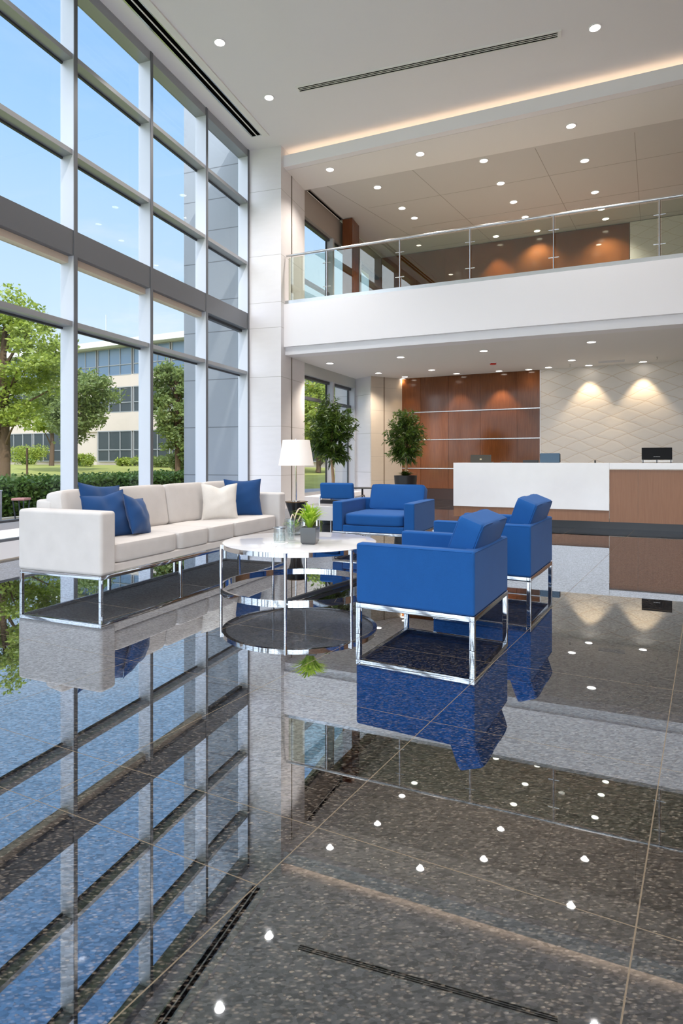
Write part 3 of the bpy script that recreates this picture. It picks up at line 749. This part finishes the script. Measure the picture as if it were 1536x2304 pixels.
throw_pillow('off-white pillow with a dented top at the far sofa end', M['cushw'], 494, 1128, 7.05, .42, ANG-.85, -.16, 0, .17, 4)
throw_pillow('blue pillow in the far sofa corner behind the white one', M['navy'], 547, 1120, 7.50, .47, ANG-.80, -.18, 0, .03, 5)

# ------------------------------------------------------------------ coffee table and what stands on it
TC = Vector((-.38, 5.50)); TR = .70; ZT = .41
t = thing('coffee_table', 'round white coffee table with polished chrome rim and floor ring', 'coffee table', (TC.x, TC.y, 0))
MB().lathe([(TR-.008, ZT-.03), (TR-.004, ZT-.002), (TR-.012, ZT)], n=96).build('table_top', M['table'], t, smooth=True)
MB().lathe([(TR-.03, ZT-.042), (TR+.004, ZT-.042), (TR+.004, ZT-.004), (TR-.004, ZT-.004), (TR-.004, ZT-.038), (TR-.03, ZT-.038), (TR-.03, ZT-.042)], n=96, cap=False).build('rim', M['chrome'], t, smooth=True)
MB().lathe([(TR+.0, 0), (TR+.022, 0), (TR+.022, .028), (TR+.0, .028), (TR, 0)], n=96, cap=False).build('floor_ring', M['chrome'], t, smooth=True)
for lx, ly in ((-.45, 4.77), (-1.06, 5.28), (.085, 4.95), (-.69, 6.12), (-.37, 6.21)):
    v = (Vector((lx, ly))-TC).normalized()*(TR+.014)
    MB().tube([(v.x, v.y, 0), (v.x, v.y, ZT-.005)], .014, 12).build('leg', M['chrome'], t, smooth=True)
v0 = (Vector((-.45, 4.77))-TC); v1 = Vector((.62, .32)); dd = v1-v0
MB().box(((v0.x+v1.x)/2, (v0.y+v1.y)/2, .022), (dd.length-.03, .03, .03), (0, 0, math.atan2(dd.y, dd.x))).build('crossbar', M['darkframe'], t)

def blades(mbv, n, rmax, h, w, seed, c=(0,0,0), lean=1.0):
    rd = random.Random(seed)
    for i in range(n):
        a = rd.random()*6.283; r = rmax*(.25+.75*rd.random())*lean; hh = h*(.55+.45*rd.random())*(1.15-.4*r/rmax); ww = w*(.7+.6*rd.random())
        ca, sa = math.cos(a), math.sin(a); sx, sy = -sa, ca; vs = []
        m_ = 6; r0 = rd.random()*.02
        for k in range(m_+1):
            u = k/m_; rr = r0+r*u**1.5; zz = hh*math.sin(u*1.75)/math.sin(1.57) if True else 0
            wd_ = ww*(math.sin(math.pi*min(1, u*.93+.07))**.7)
            for q in (-1, 1): vs.append((c[0]+ca*rr+sx*wd_*q/2, c[1]+sa*rr+sy*wd_*q/2, c[2]+zz))
        mbv.add(vs, [(2*k, 2*k+1, 2*k+3, 2*k+2) for k in range(m_)])
    return mbv
pp = P(697, 1223, ZT)
t = thing('potted_plant', 'small bright green plant in a square grey pot on the coffee table', 'potted plant', (pp[0], pp[1], ZT), R(-12))
w_ = .068
MB().add([(-w_*.82, -w_*.82, 0), (w_*.82, -w_*.82, 0), (w_*.82, w_*.82, 0), (-w_*.82, w_*.82, 0), (-w_, -w_, .02), (w_, -w_, .02), (w_, w_, .02), (-w_, w_, .02), (-w_*1.04, -w_*1.04, .15), (w_*1.04, -w_*1.04, .15), (w_*1.04, w_*1.04, .15), (-w_*1.04, w_*1.04, .15),
          (-w_*.9, -w_*.9, .15), (w_*.9, -w_*.9, .15), (w_*.9, w_*.9, .15), (-w_*.9, w_*.9, .15), (-w_*.88, -w_*.88, .13), (w_*.88, -w_*.88, .13), (w_*.88, w_*.88, .13), (-w_*.88, w_*.88, .13)],
         [(3, 2, 1, 0)]+[(a+b, a+(b+1) % 4, a+4+(b+1) % 4, a+4+b) for a in (0, 4, 8, 12) for b in range(4)]).build('pot', M['pot'], t, bevel=.008)
MB().b2(-.058, .058, -.058, .058, .12, .135).build('soil', M['soil'], t)
blades(MB(), 150, .18, .23, .018, 5, (0, 0, .13)).build('foliage', M['leaf_lime'], t, smooth=True)

pg = P(660, 1203, ZT)
t = thing('glass_bowl', 'clear glass bowl of green leaves behind the potted plant on the coffee table', 'bowl', (pg[0], pg[1], ZT))
MB().lathe([(.05, 0), (.085, .03), (.10, .10), (.095, .15), (.092, .15), (.096, .10), (.08, .034), (.045, .008)], n=32, cap=False).build('bowl', M['clear'], t, smooth=True)
blades(MB(), 90, .10, .10, .024, 9, (0, 0, .02)).build('foliage', M['leaf_in'], t, smooth=True)
blades(MB(), 30, .13, .13, .02, 10, (0, 0, .03)).build('lime_leaves', M['leaf_lime'], t, smooth=True)
for k, (dx, h) in enumerate(((-.12, .20), (-.02, .26), (.07, .23))):
    MB().tube([(dx*.3+(dx*.7+.13)*(q/14)**1.3, .01*math.sin(q), .05+(h-.05)*math.sin(q/14*2.25)) for q in range(15)], [.003+.004*math.sin(q/14*3.1) for q in range(15)], 8).build('dried_stem', M['beige_wood'], t, smooth=True)
pg = P(629, 1222, ZT)
t = thing('glass_tumbler', 'cut glass tumbler on the left part of the coffee table', 'glass', (pg[0], pg[1], ZT+.006))
MB().lathe([(.045, 0), (.052, .01), (.055, .13), (.051, .13), (.048, .018), (.0, .014)], n=24, cap=False).build('glass', M['clear'], t, smooth=True)
for i in range(10):
    a = i*math.pi/5; MB().box((.055*math.cos(a), .055*math.sin(a), .05), (.006, .012, .07), (0, 0, a)).build('cut_rib', M['clear'], t)
MB().lathe([(.051, .128), (.057, .128), (.057, .136), (.051, .136), (.051, .128)], n=24, cap=False).build('rim', M['steel'], t, smooth=True)
pg = P(648, 1219, ZT)
t = thing('tall_glass', 'tall plain clear glass between the tumbler and the potted plant', 'glass', (pg[0]+.01, pg[1]+.10, ZT))
MB().lathe([(.035, 0), (.04, .01), (.042, .20), (.039, .20), (.036, .015), (0, .012)], n=24, cap=False).build('glass', M['clear'], t, smooth=True)
for px, py, r_, lab in ((607, 1229, .06, 'round white coaster left of the tumbler on the coffee table'), (629, 1222, .075, 'round white coaster under the cut glass tumbler')):
    pc = P(px, py, ZT); t = tag(MB().lathe([(r_, 0), (r_, .004), (r_-.004, .006)], n=32).build('coaster', M['white'], loc=(pc[0], pc[1], ZT), smooth=True), lab, 'coaster', 'white coasters')

# ------------------------------------------------------------------ lamp, side tables, extra chair behind
LPp = Vector(((666-CX)/F*8.65, 8.65))
t = thing('side_table', 'black flared drum side table under the lamp beside the sofa', 'side table', (LPp.x, LPp.y, 0))
MB().lathe([(.14, 0), (.13, .02), (.075, .22), (.085, .34), (.155, .535), (.155, .545)], n=40).build('base', plain('black_lacquer', (.016, .015, .015), .25), t, smooth=True)
MB().lathe([(.168, .545), (.168, .555)], n=40).build('table_top', plain('bronze_top', (.20, .13, .07), .2, .5), t, smooth=True)
t = thing('table_lamp', 'tall lamp with a lit white tapered shade and slim chrome stem', 'lamp', (LPp.x, LPp.y, .556))
MB().lathe([(.06, 0), (.06, .008), (.014, .014)], n=28).build('base', M['chrome'], t, smooth=True)
MB().tube([(0, 0, .01), (0, 0, .90)], .010, 12).build('pole', M['chrome'], t, smooth=True)
MB().lathe([(.255, .515), (.195, .88), (.192, .88), (.252, .515), (.255, .515)], n=48, cap=False).build('lamp_shade', M['shade'], t, smooth=True)
MB().lathe([(.035, .62), (.045, .66), (.02, .72)], n=16).build('bulb', M['lit'], t, smooth=True)
ld = bpy.data.lights.new('bulb', 'POINT'); ld.energy = 7; ld.color = (1, .8, .58); ld.shadow_soft_size = .05
lo = bpy.data.objects.new('bulb_light', ld); COL.objects.link(lo); lo.parent = t; lo.location = (0, 0, .78)

t = thing('low_table', 'low white side table on chrome legs left of the wide armchair', 'side table', (-.12, 9.02, 0), R(-24))
MB().b2(-.42, .34, -.25, .25, .26, .47).build('drawer_body', M['table'], t, bevel=.006)
for x in (-.38, .30):
    for y in (-.21, .21): MB().b2(x-.012, x+.012, y-.012, y+.012, 0, .26).build('leg', M['chrome'], t)

t = thing('lounge_chair', 'small blue chair seen from behind with chrome arms, beside the window', 'chair', (.02, 9.75, 0), R(-20+180))
MB().box((0, .26, .66), (.56, .08, .26), (-.18, 0, 0)).build('backrest', M['blue'], t, bevel=.03)
puffy(MB(), (0, -.02, .44), (.54, .52, .12), bulge=.05, corner=8).build('seat', M['blue'], t, smooth=True)
MB().box((0, .25, .42), (.54, .05, .20), (-.1, 0, 0)).build('back_shell', M['black'], t, bevel=.01)
for sx in (-1, 1):
    x = sx*.30
    MB().tube([(x, .26, 0), (x, .26, .50), (x, .22, .57), (x, -.20, .57), (x, -.25, .52), (x, -.25, 0)], .011, 10).build('arm_frame', M['chrome'], t, smooth=True)

pd = ((815-CX)/F*10.2, 10.2)
t = thing('round_side_table', 'small black round table on a stem, left behind the wide armchair', 'side table', (pd[0], pd[1], 0))
MB().lathe([(.20, .665), (.205, .672), (.20, .68)], n=36).build('table_top', M['black'], t, smooth=True)
MB().lathe([(.16, 0), (.16, .012), (.018, .03), (.016, .665)], n=24).build('stem', M['black'], t, smooth=True)

# ------------------------------------------------------------------ reception desk
DK = Vector((2.06, 11.02)); ROT_D = ROT_B
def dpos(px):
    (x, y), _ = on_line(px, (DK.x, DK.y), (DK.x+BV.x, DK.y+BV.y)); return (Vector((x, y))-DK).dot(BV)
xj = dpos(1370)
t = thing('reception_desk', 'long reception desk of white stone and brown veneer with shadow plinth', 'reception desk', (DK.x, DK.y, 0), ROT_D)
MB().b2(0, xj, -.03, .02, .31, 1.10).build('white_front_panel', M['marble'], t, bevel=.003)
MB().b2(0.0, xj-.002, .0, .75, .12, .31).build('wood_base', M['deskwood'], t)
MB().b2(.0, xj, .02, .06, .31, 1.08).build('core', M['deskwood'], t)
mb = MB(); e = [xj+.004, dpos(1435), dpos(1536)+.1, dpos(1536)+1.6, dpos(1536)+3]
for a_, b_ in zip(e[:-1], e[1:]): mb.b2(a_+.001, b_-.001, 0, .03, .12, .985)
mb.build('wood_front', M['deskwood'], t)
MB().b2(xj+.002, e[-1], -.03, .55, 1.0, 1.10).build('counter_top', M['marble'], t, bevel=.003)
MB().b2(.0, xj+.0, .02, .55, 1.07, 1.10).build('ledge_top', M['marble'], t, bevel=.003)
MB().b2(0, .03, .02, .75, .12, 1.07).build('end_panel', M['deskwood'], t)
MB().b2(.08, e[-1], .07, .6, 0, .12).build('plinth', plain('dark_stone_plinth', (.012, .012, .013), .3), t)
def on_desk(px, y): 
    b = dpos(px); v = DK+BV*b+Vector((.399, .917))*y; return (v.x, v.y, 1.10)
def screen(name, label, cat, px, wpx, h, mat, y=.30, tilt=.2, lift=0.0, mark=None):
    l = on_desk(px, y); w = wpx/F*l[1]*1.0
    t = thing(name, label, cat, l, ROT_D)
    MB().box((0, math.sin(tilt)*(h/2), h/2+lift), (w, .018, h), (-tilt, 0, 0)).build('screen_back', mat, t, bevel=.005)
    if mark:
        MB().box((0, math.sin(tilt)*(h/2+0)-.0115, h*mark[2]+lift), (mark[0], .002, mark[1]), (-tilt, 0, 0)).build('maker_mark', mark[3], t)
    return t, w
t, w_ = screen('laptop', 'dark bronze open laptop on the left part of the reception desk', 'laptop', 1074, 46, .145, M['olive'], mark=(.035, .022, .45, M['gold']))
MB().b2(-w_/2, w_/2, .05, .30, 0, .018).build('keyboard_base', M['black'], t)
t, w_ = screen('tablet', 'blue-grey tilted tablet screen at the middle of the reception desk', 'tablet', 1234, 42, .17, M['bluescreen'], y=.22)
MB().box((.0, .08, .085), (w_*1.05, .02, .15), (.2, 0, 0)).build('rear_stand', M['black'], t)
l = on_desk(1190, .3); t = thing('card_tray', 'low black tray left of the blue-grey tablet', 'tray', l, ROT_D)
MB().b2(-.13, .13, -.1, .1, 0, .05).build('tray', M['black'], t, bevel=.006)
t, w_ = screen('monitor', 'black monitor standing at the right of the reception desk', 'monitor', 1480, 61, .20, M['screen'], y=.25, tilt=.06, lift=.055)
for k, q in enumerate((.020, .012, .018, .014, .016)):
    MB().box((-.04+k*.02, -.0115, .105), (q*.8, .002, .010)).build('maker_mark', M['mark'], t)
for x in (-w_/2+.02, 0, w_/2-.02): MB().b2(x-.008, x+.008, -.01, .01, 0, .06).build('stand', M['darkframe'], t)
MB().b2(-w_/2, w_/2, -.008, .008, .028, .038).build('stand_bar', M['steel'], t)
for px, lab in ((1134, 'small dark item lying right of the bronze laptop'),):
    l = on_desk(px, .25); t = thing('notepad', lab, 'notepad', l, ROT_D)
    MB().b2(-.09, .09, -.06, .06, 0, .02).build('pages', M['olive'], t, bevel=.003)
l = on_desk(1338, .25); t = thing('pen_cup', 'tiny black pen cup on the desk below the left glow', 'cup', l, ROT_D)
MB().lathe([(.012, 0), (.014, .045)], n=14).build('cup', M['black'], t, smooth=True)

# ------------------------------------------------------------------ foliage
def leaves(mbv, pts, nrm_up, size, seed, aspect=.5, droop=0):
    rnd = np.random.RandomState(seed); n = len(pts)
    d = rnd.normal(size=(n, 3)); d[:, 2] = d[:, 2]*.6-droop; d /= np.linalg.norm(d, axis=1)[:, None]
    r = rnd.normal(size=(n, 3)); r[:, 2] *= .4; s_ = np.cross(d, r); s_ /= np.linalg.norm(s_, axis=1)[:, None]+1e-9
    L_ = size*(.6+.8*rnd.rand(n))[:, None]; W_ = L_*aspect/2
    p0 = pts; p1 = pts+d*L_*.5+s_*W_; p2 = pts+d*L_; p3 = pts+d*L_*.5-s_*W_
    V = np.stack([p0, p1, p2, p3], 1).reshape(-1, 3); b = len(mbv.v)
    mbv.v += [tuple(q) for q in V.tolist()]; mbv.f += [(b+4*i, b+4*i+1, b+4*i+2, b+4*i+3) for i in range(n)]
    return mbv
def blob_points(blobs, per, seed):
    rnd = np.random.RandomState(seed); out = []
    for c, r in blobs:
        v = rnd.normal(size=(per, 3)); v /= np.linalg.norm(v, axis=1)[:, None]; v *= (rnd.rand(per)**.45)[:, None]
        v *= np.array([r, r, r*.75]); out.append(v+np.array(c))
    return np.concatenate(out)
def ground_z(x, y):
    q = min(1, max(0, (math.hypot(x, y)-17)/30)); return -.02+.82*q*q*(3-2*q)
def outdoor_tree(label, px, d, ztop, zbot, rad, seed, leafm, leaf=.16, nb=70, per=150, trunk=.16, group='trees on the lawn'):
    x = (px-CX)/F*d; gz = ground_z(x, d)
    rd = random.Random(seed); t = thing('lawn_tree', label, 'tree', (x, d, gz-.03), 0, group)
    zc, hz = (ztop+zbot)/2-gz, (ztop-zbot)/2; blobs = []; 
    br = MB()
    br.tube([(0, 0, 0), (.04, .02, zbot-gz-.2), (-.03, 0, zc-.1), (.05, 0, zc+hz*.5)], [trunk*1.25, trunk, trunk*.7, trunk*.25], 10)
    for i in range(nb):
        a = rd.random()*6.283; u = rd.uniform(-1, 1); k = math.sqrt(max(0, 1-u*u))*(.98 if u > -.2 else .85)
        rr = rd.uniform(.45, 1.0)
        c = (math.cos(a)*k*rad*rr, math.sin(a)*k*rad*rr, zc+u*hz*.9*max(rr, .6)); blobs.append((c, rd.uniform(.16, .30)*rad))
        if i % 5 == 0:
            zs_ = max(zbot-gz-.3, c[2]-rad*.6); br.tube([(0, 0, zs_), (c[0]*.5, c[1]*.5, (zs_+c[2])/2+.1), c], [trunk*.4, trunk*.22, trunk*.08], 6)
    br.build('trunk', M['bark'], t, smooth=True)
    leaves(MB(), blob_points(blobs, per, seed), None, leaf, seed).build('foliage', leafm, t)
    return t
outdoor_tree('large sunlit green tree at the far left behind the hedge', 8, 24, 8.4, 1.9, 2.35, 11, M['leaf_t1'], .17, 95, 170, .20)
outdoor_tree('tree in the second window bay before the office building', 165, 33, 6.9, 1.5, 2.3, 12, M['leaf_t2'], .19, 95, 150, .16)
outdoor_tree('full tree in the third window bay beside the grey pier', 398, 31, 6.9, .8, 1.5, 13, M['leaf_t2'], .19, 95, 150, .14)
outdoor_tree('leafy tree outside the lobby window', 715, 34, 6.4, .9, 2.4, 15, M['leaf_t1'], .22, 70, 110, .14)
outdoor_tree('small tree by the large one, in front of the bush', 116, 41, 6.5, 2.4, 2.2, 14, M['leaf_t1'], .26, 40, 110, .14)
def bush(label, px, d, r, h, seed, m):
    x = (px-CX)/F*d; rd = random.Random(seed); gz = ground_z(x, d)
    t = thing('round_bush', label, 'bush', (x, d, gz-.02), 0, 'bushes on the lawn')
    bl = [((rd.uniform(-.6, .6)*r, rd.uniform(-.6, .6)*r, rd.uniform(.2, .75)*h), .38*min(r, h)) for _ in range(34)]
    leaves(MB(), blob_points(bl, 110, seed), None, .14, seed).build('foliage', m, t)
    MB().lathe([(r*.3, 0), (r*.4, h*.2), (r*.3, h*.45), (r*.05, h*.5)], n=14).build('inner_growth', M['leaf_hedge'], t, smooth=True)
bush('tall pale bush beside the thin post at the far left', 64, 50, 1.6, 1.7, 21, M['leaf_t1'])
bush('small round bush next to the first mullion', 186, 40, .75, .85, 22, M['leaf_t1'])
bush('low wide bush in the middle of the second bay', 292, 42, 1.1, .6, 23, M['leaf_t1'])
bush('low bush at the left of the third bay', 362, 40, 1.1, .7, 24, M['leaf_t2'])
bush('dark round bush beside the grey pier', 408, 34, .95, 1.2, 25, M['leaf_t2'])
def hedge():
    t = thing('hedge', 'clipped green hedge running along outside the window wall', 'hedge')
    mb = MB(); lf = []
    rnd = np.random.RandomState(3); D1, D2 = 6.0, 23.0; n = 30000
    d = D1+(D2-D1)*rnd.rand(n)**.8; side = rnd.rand(n); tt = np.where(side < .5, 3.9+.06*rnd.randn(n), 3.9+1.1*rnd.rand(n)); z = np.where(side < .5, .70*rnd.rand(n), .68+.05*rnd.randn(n))
    X = -7.246+.3578*d+NO.x*tt; Y = d+NO.y*tt
    leaves(MB(), np.stack([X, Y, z], 1), None, .085, 4, .6).build('foliage', M['leaf_hedge'], t)
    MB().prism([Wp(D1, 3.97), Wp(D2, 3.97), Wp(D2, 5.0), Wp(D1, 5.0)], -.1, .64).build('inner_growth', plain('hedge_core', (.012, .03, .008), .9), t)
hedge()
# ground outside
mb = MB(); n = 60; rng = []
gx = np.linspace(-110, 60, n+1); gy = np.linspace(-40, 150, n+1)
vs = [(x, y, ground_z(x, y)-.06) for y in gy for x in gx]; fs = [(j*(n+1)+i, j*(n+1)+i+1, (j+1)*(n+1)+i+1, (j+1)*(n+1)+i) for j in range(n) for i in range(n)]
# keep the lawn clear of the building's own floor: lower inside
vs = [(x, y, z if not (x > -8.2+.3578*y and x < 16 and -9 < y < 27) else -.35) for x, y, z in vs]
mb.add(vs, fs); tag(mb.build('lawn', M['lawn'], smooth=True), 'sunlit mown lawn outside the windows', 'lawn', kind='structure')
tag(MB().prism([Wp(-12, .3), Wp(24, .3), Wp(24, 3.2), Wp(-12, 3.2)], -.2, -.005).build('path', M['path']), 'grey paved path between window wall and hedge', 'path', kind='structure')
tag(MB().prism([Wp(-12, 3.2), Wp(24, 3.2), Wp(24, 3.32), Wp(-12, 3.32)], -.2, .03).build('kerb', plain('kerb', (.62, .56, .44), .8)), 'pale kerb between path and hedge', 'kerb', kind='structure')

t = thing('lamp_bollard', 'grey square post outside at the left edge of the picture', 'post', (-5.6-.25, 10.15, 0))
MB().b2(-.07, .07, -.07, .07, -.02, .62).build('post', plain('post_grey', (.42, .42, .47), .5), t, bevel=.005)
MB().b2(-.075, .075, -.075, .075, .62, .64).build('cap', M['frame_l'], t)
t = thing('garden_stool', 'slim stool with a reddish seat outside next to the grey post', 'stool', (-5.86+.22, 10.6, 0))
MB().b2(-.13, .10, -.12, .12, .44, .48).build('seat', plain('coral_seat', (.65, .30, .26), .6), t, bevel=.01)
for x, y in ((-.11, -.1), (.08, -.1), (-.11, .1), (.08, .1)):
    MB().tube([(x*.6, y*.6, -.02), (x, y, .44)], .011, 8).build('leg', M['darkframe'], t, smooth=True)
x = (61-CX)/F*30; gz = ground_z(x, 30)
t = tag(MB().tube([(x, 30, gz-.05), (x, 30, 1.75)], .05, 8).build('garden_post', M['bark'], smooth=True), 'thin dark post standing on the lawn right of the big tree', 'post')

# ------------------------------------------------------------------ office building opposite
b0 = Vector((-25.7, 52.6)); b1 = Vector((-11.65, 45.6)); bd = (b1-b0).normalized(); 
o0 = b0-bd*14
t = thing('office_building', 'beige three-storey office building with dark ribbon windows beyond the lawn', 'building', (o0.x, o0.y, .3), math.atan2(bd.y, bd.x))
BL = 50
MB().b2(0, BL, .12, 14, 0, 10.1).build('facade', M['fgrey'], t)
MB().b2(-.6, BL+.5, -.9, 14.5, 10.0, 10.45).build('roof', plain('roof_white', (.62, .61, .60), .6), t)
for z0, z1 in ((3.2, 4.75), (6.75, 7.75)): MB().b2(-.05, BL, -.02, .13, z0, z1).build('spandrel', M['fgrey'], t)
k = 0
for z0, z1, m_, px_ in ((7.75, 9.95, 'bgl2', 2.45), (4.75, 6.75, 'bgl', 2.45), (.75, 3.2, 'bgl', 2.45)):
    for i in range(int(BL/4)):
        x0, x1 = i*4+.12, i*4+3.88
        if m_ == 'bgl' and i in (4,): continue
        wn = MB(); zm = z0+(z1-z0)*.38
        for xx in np.linspace(x0, x1, 4): wn.b2(xx-.035, xx+.035, -.03, .1, z0, z1)
        for zz in (z0, zm, z1): wn.b2(x0, x1, -.03, .1, zz-.035, zz+.035)
        w_o = wn.build('window', M['ffr'], t)
        MB().b2(x0, x1, .03, .12, z0, z1).build('pane', M[m_], w_o)
mb = MB(); mb.tube([(15.5, 5, 10.4), (15.5, 5, 14.5)], .05, 6); mb.tube([(15, 5, 12.5), (16, 5, 12.5)], .03, 6); mb.build('antenna', M['frame'], t)

# ------------------------------------------------------------------ indoor trees
def indoor_tree(label, px, d, zc, rx, rz_, pot_h, pot_r, trunk_top, seed, n_tw, leafm, pot_name='planter'):
    x = (px-CX)/F*d; t = thing('indoor_tree', label, 'indoor tree', (x, d, 0))
    rd = random.Random(seed); rnd = np.random.RandomState(seed)
    MB().lathe([(pot_r*.72, 0), (pot_r*.8, .02), (pot_r, pot_h-.01), (pot_r, pot_h), (pot_r*.92, pot_h), (pot_r*.9, pot_h-.05)], n=36).build(pot_name, M['black'], t, smooth=True)
    MB().lathe([(pot_r*.88, pot_h-.06), (pot_r*.88, pot_h-.02)], n=30).build('soil', M['soil'], t)
    tw = MB(); tr = MB()
    tr.tube([(0, 0, pot_h-.05), (.02, 0, (pot_h+trunk_top)/2), (-.01, 0, trunk_top), (0, 0, zc)], [.035, .03, .024, .015], 10)
    P_ = []; D_ = []
    for i in range(n_tw):
        a = rd.random()*6.283; u = rd.uniform(-.95, 1); k = math.sqrt(max(0, 1-u*u)); rr = rd.uniform(.55, 1.05)
        tip = np.array([math.cos(a)*k*rx*rr, math.sin(a)*k*rx*rr, zc+u*rz_*rr]); root = np.array([0, 0, zc+(u*.5-.25)*rz_])
        mid = (tip+root)/2+np.array([0, 0, .06])
        tw.tube([tuple(root), tuple(mid), tuple(tip)], [.006, .004, .0015], 5)
        m_ = 26
        for q in range(m_):
            f = .35+.65*q/m_; p = (1-f)**2*root+2*f*(1-f)*mid+f*f*tip
            ax = (tip-root)/np.linalg.norm(tip-root); v = rnd.normal(size=3); v -= v.dot(ax)*ax; v /= np.linalg.norm(v)
            dr = ax*.75+v*.8+np.array([0, 0, -.25]); dr /= np.linalg.norm(dr); P_.append(p); D_.append(dr)
    lf = MB()
    for p, dr in zip(P_, D_):
        s_ = np.cross(dr, rnd.normal(size=3)*[.4, .4, 1]); s_ /= np.linalg.norm(s_)+1e-9; L_ = rd.uniform(.07, .14); W_ = L_*.14
        e_ = p+dr*L_+np.array([0, 0, -L_*.15])
        lf.add([p, p+dr*L_*.4+s_*W_, e_, p+dr*L_*.4-s_*W_], [(0, 1, 2, 3)])
    tr.build('trunk', M['trunk_in'], t, smooth=True); tw.build('twigs', M['twig'], t, smooth=True); lf.build('foliage', leafm, t)
    return t
it = indoor_tree('tall leafy indoor tree in front of the lobby window', 747, 10.9, 1.66, .47, .66, .42, .22, 1.15, 31, 150, M['leaf_in'])
it = indoor_tree('round-headed indoor tree in a black planter before the wood wall', 912, 13.6, 1.66, .50, .64, .80, .26, 1.2, 32, 150, M['leaf_in'])
blades(MB(), 110, .30, .16, .035, 40, (0, 0, .76)).build('underplanting', M['leaf_in'], it, smooth=True)
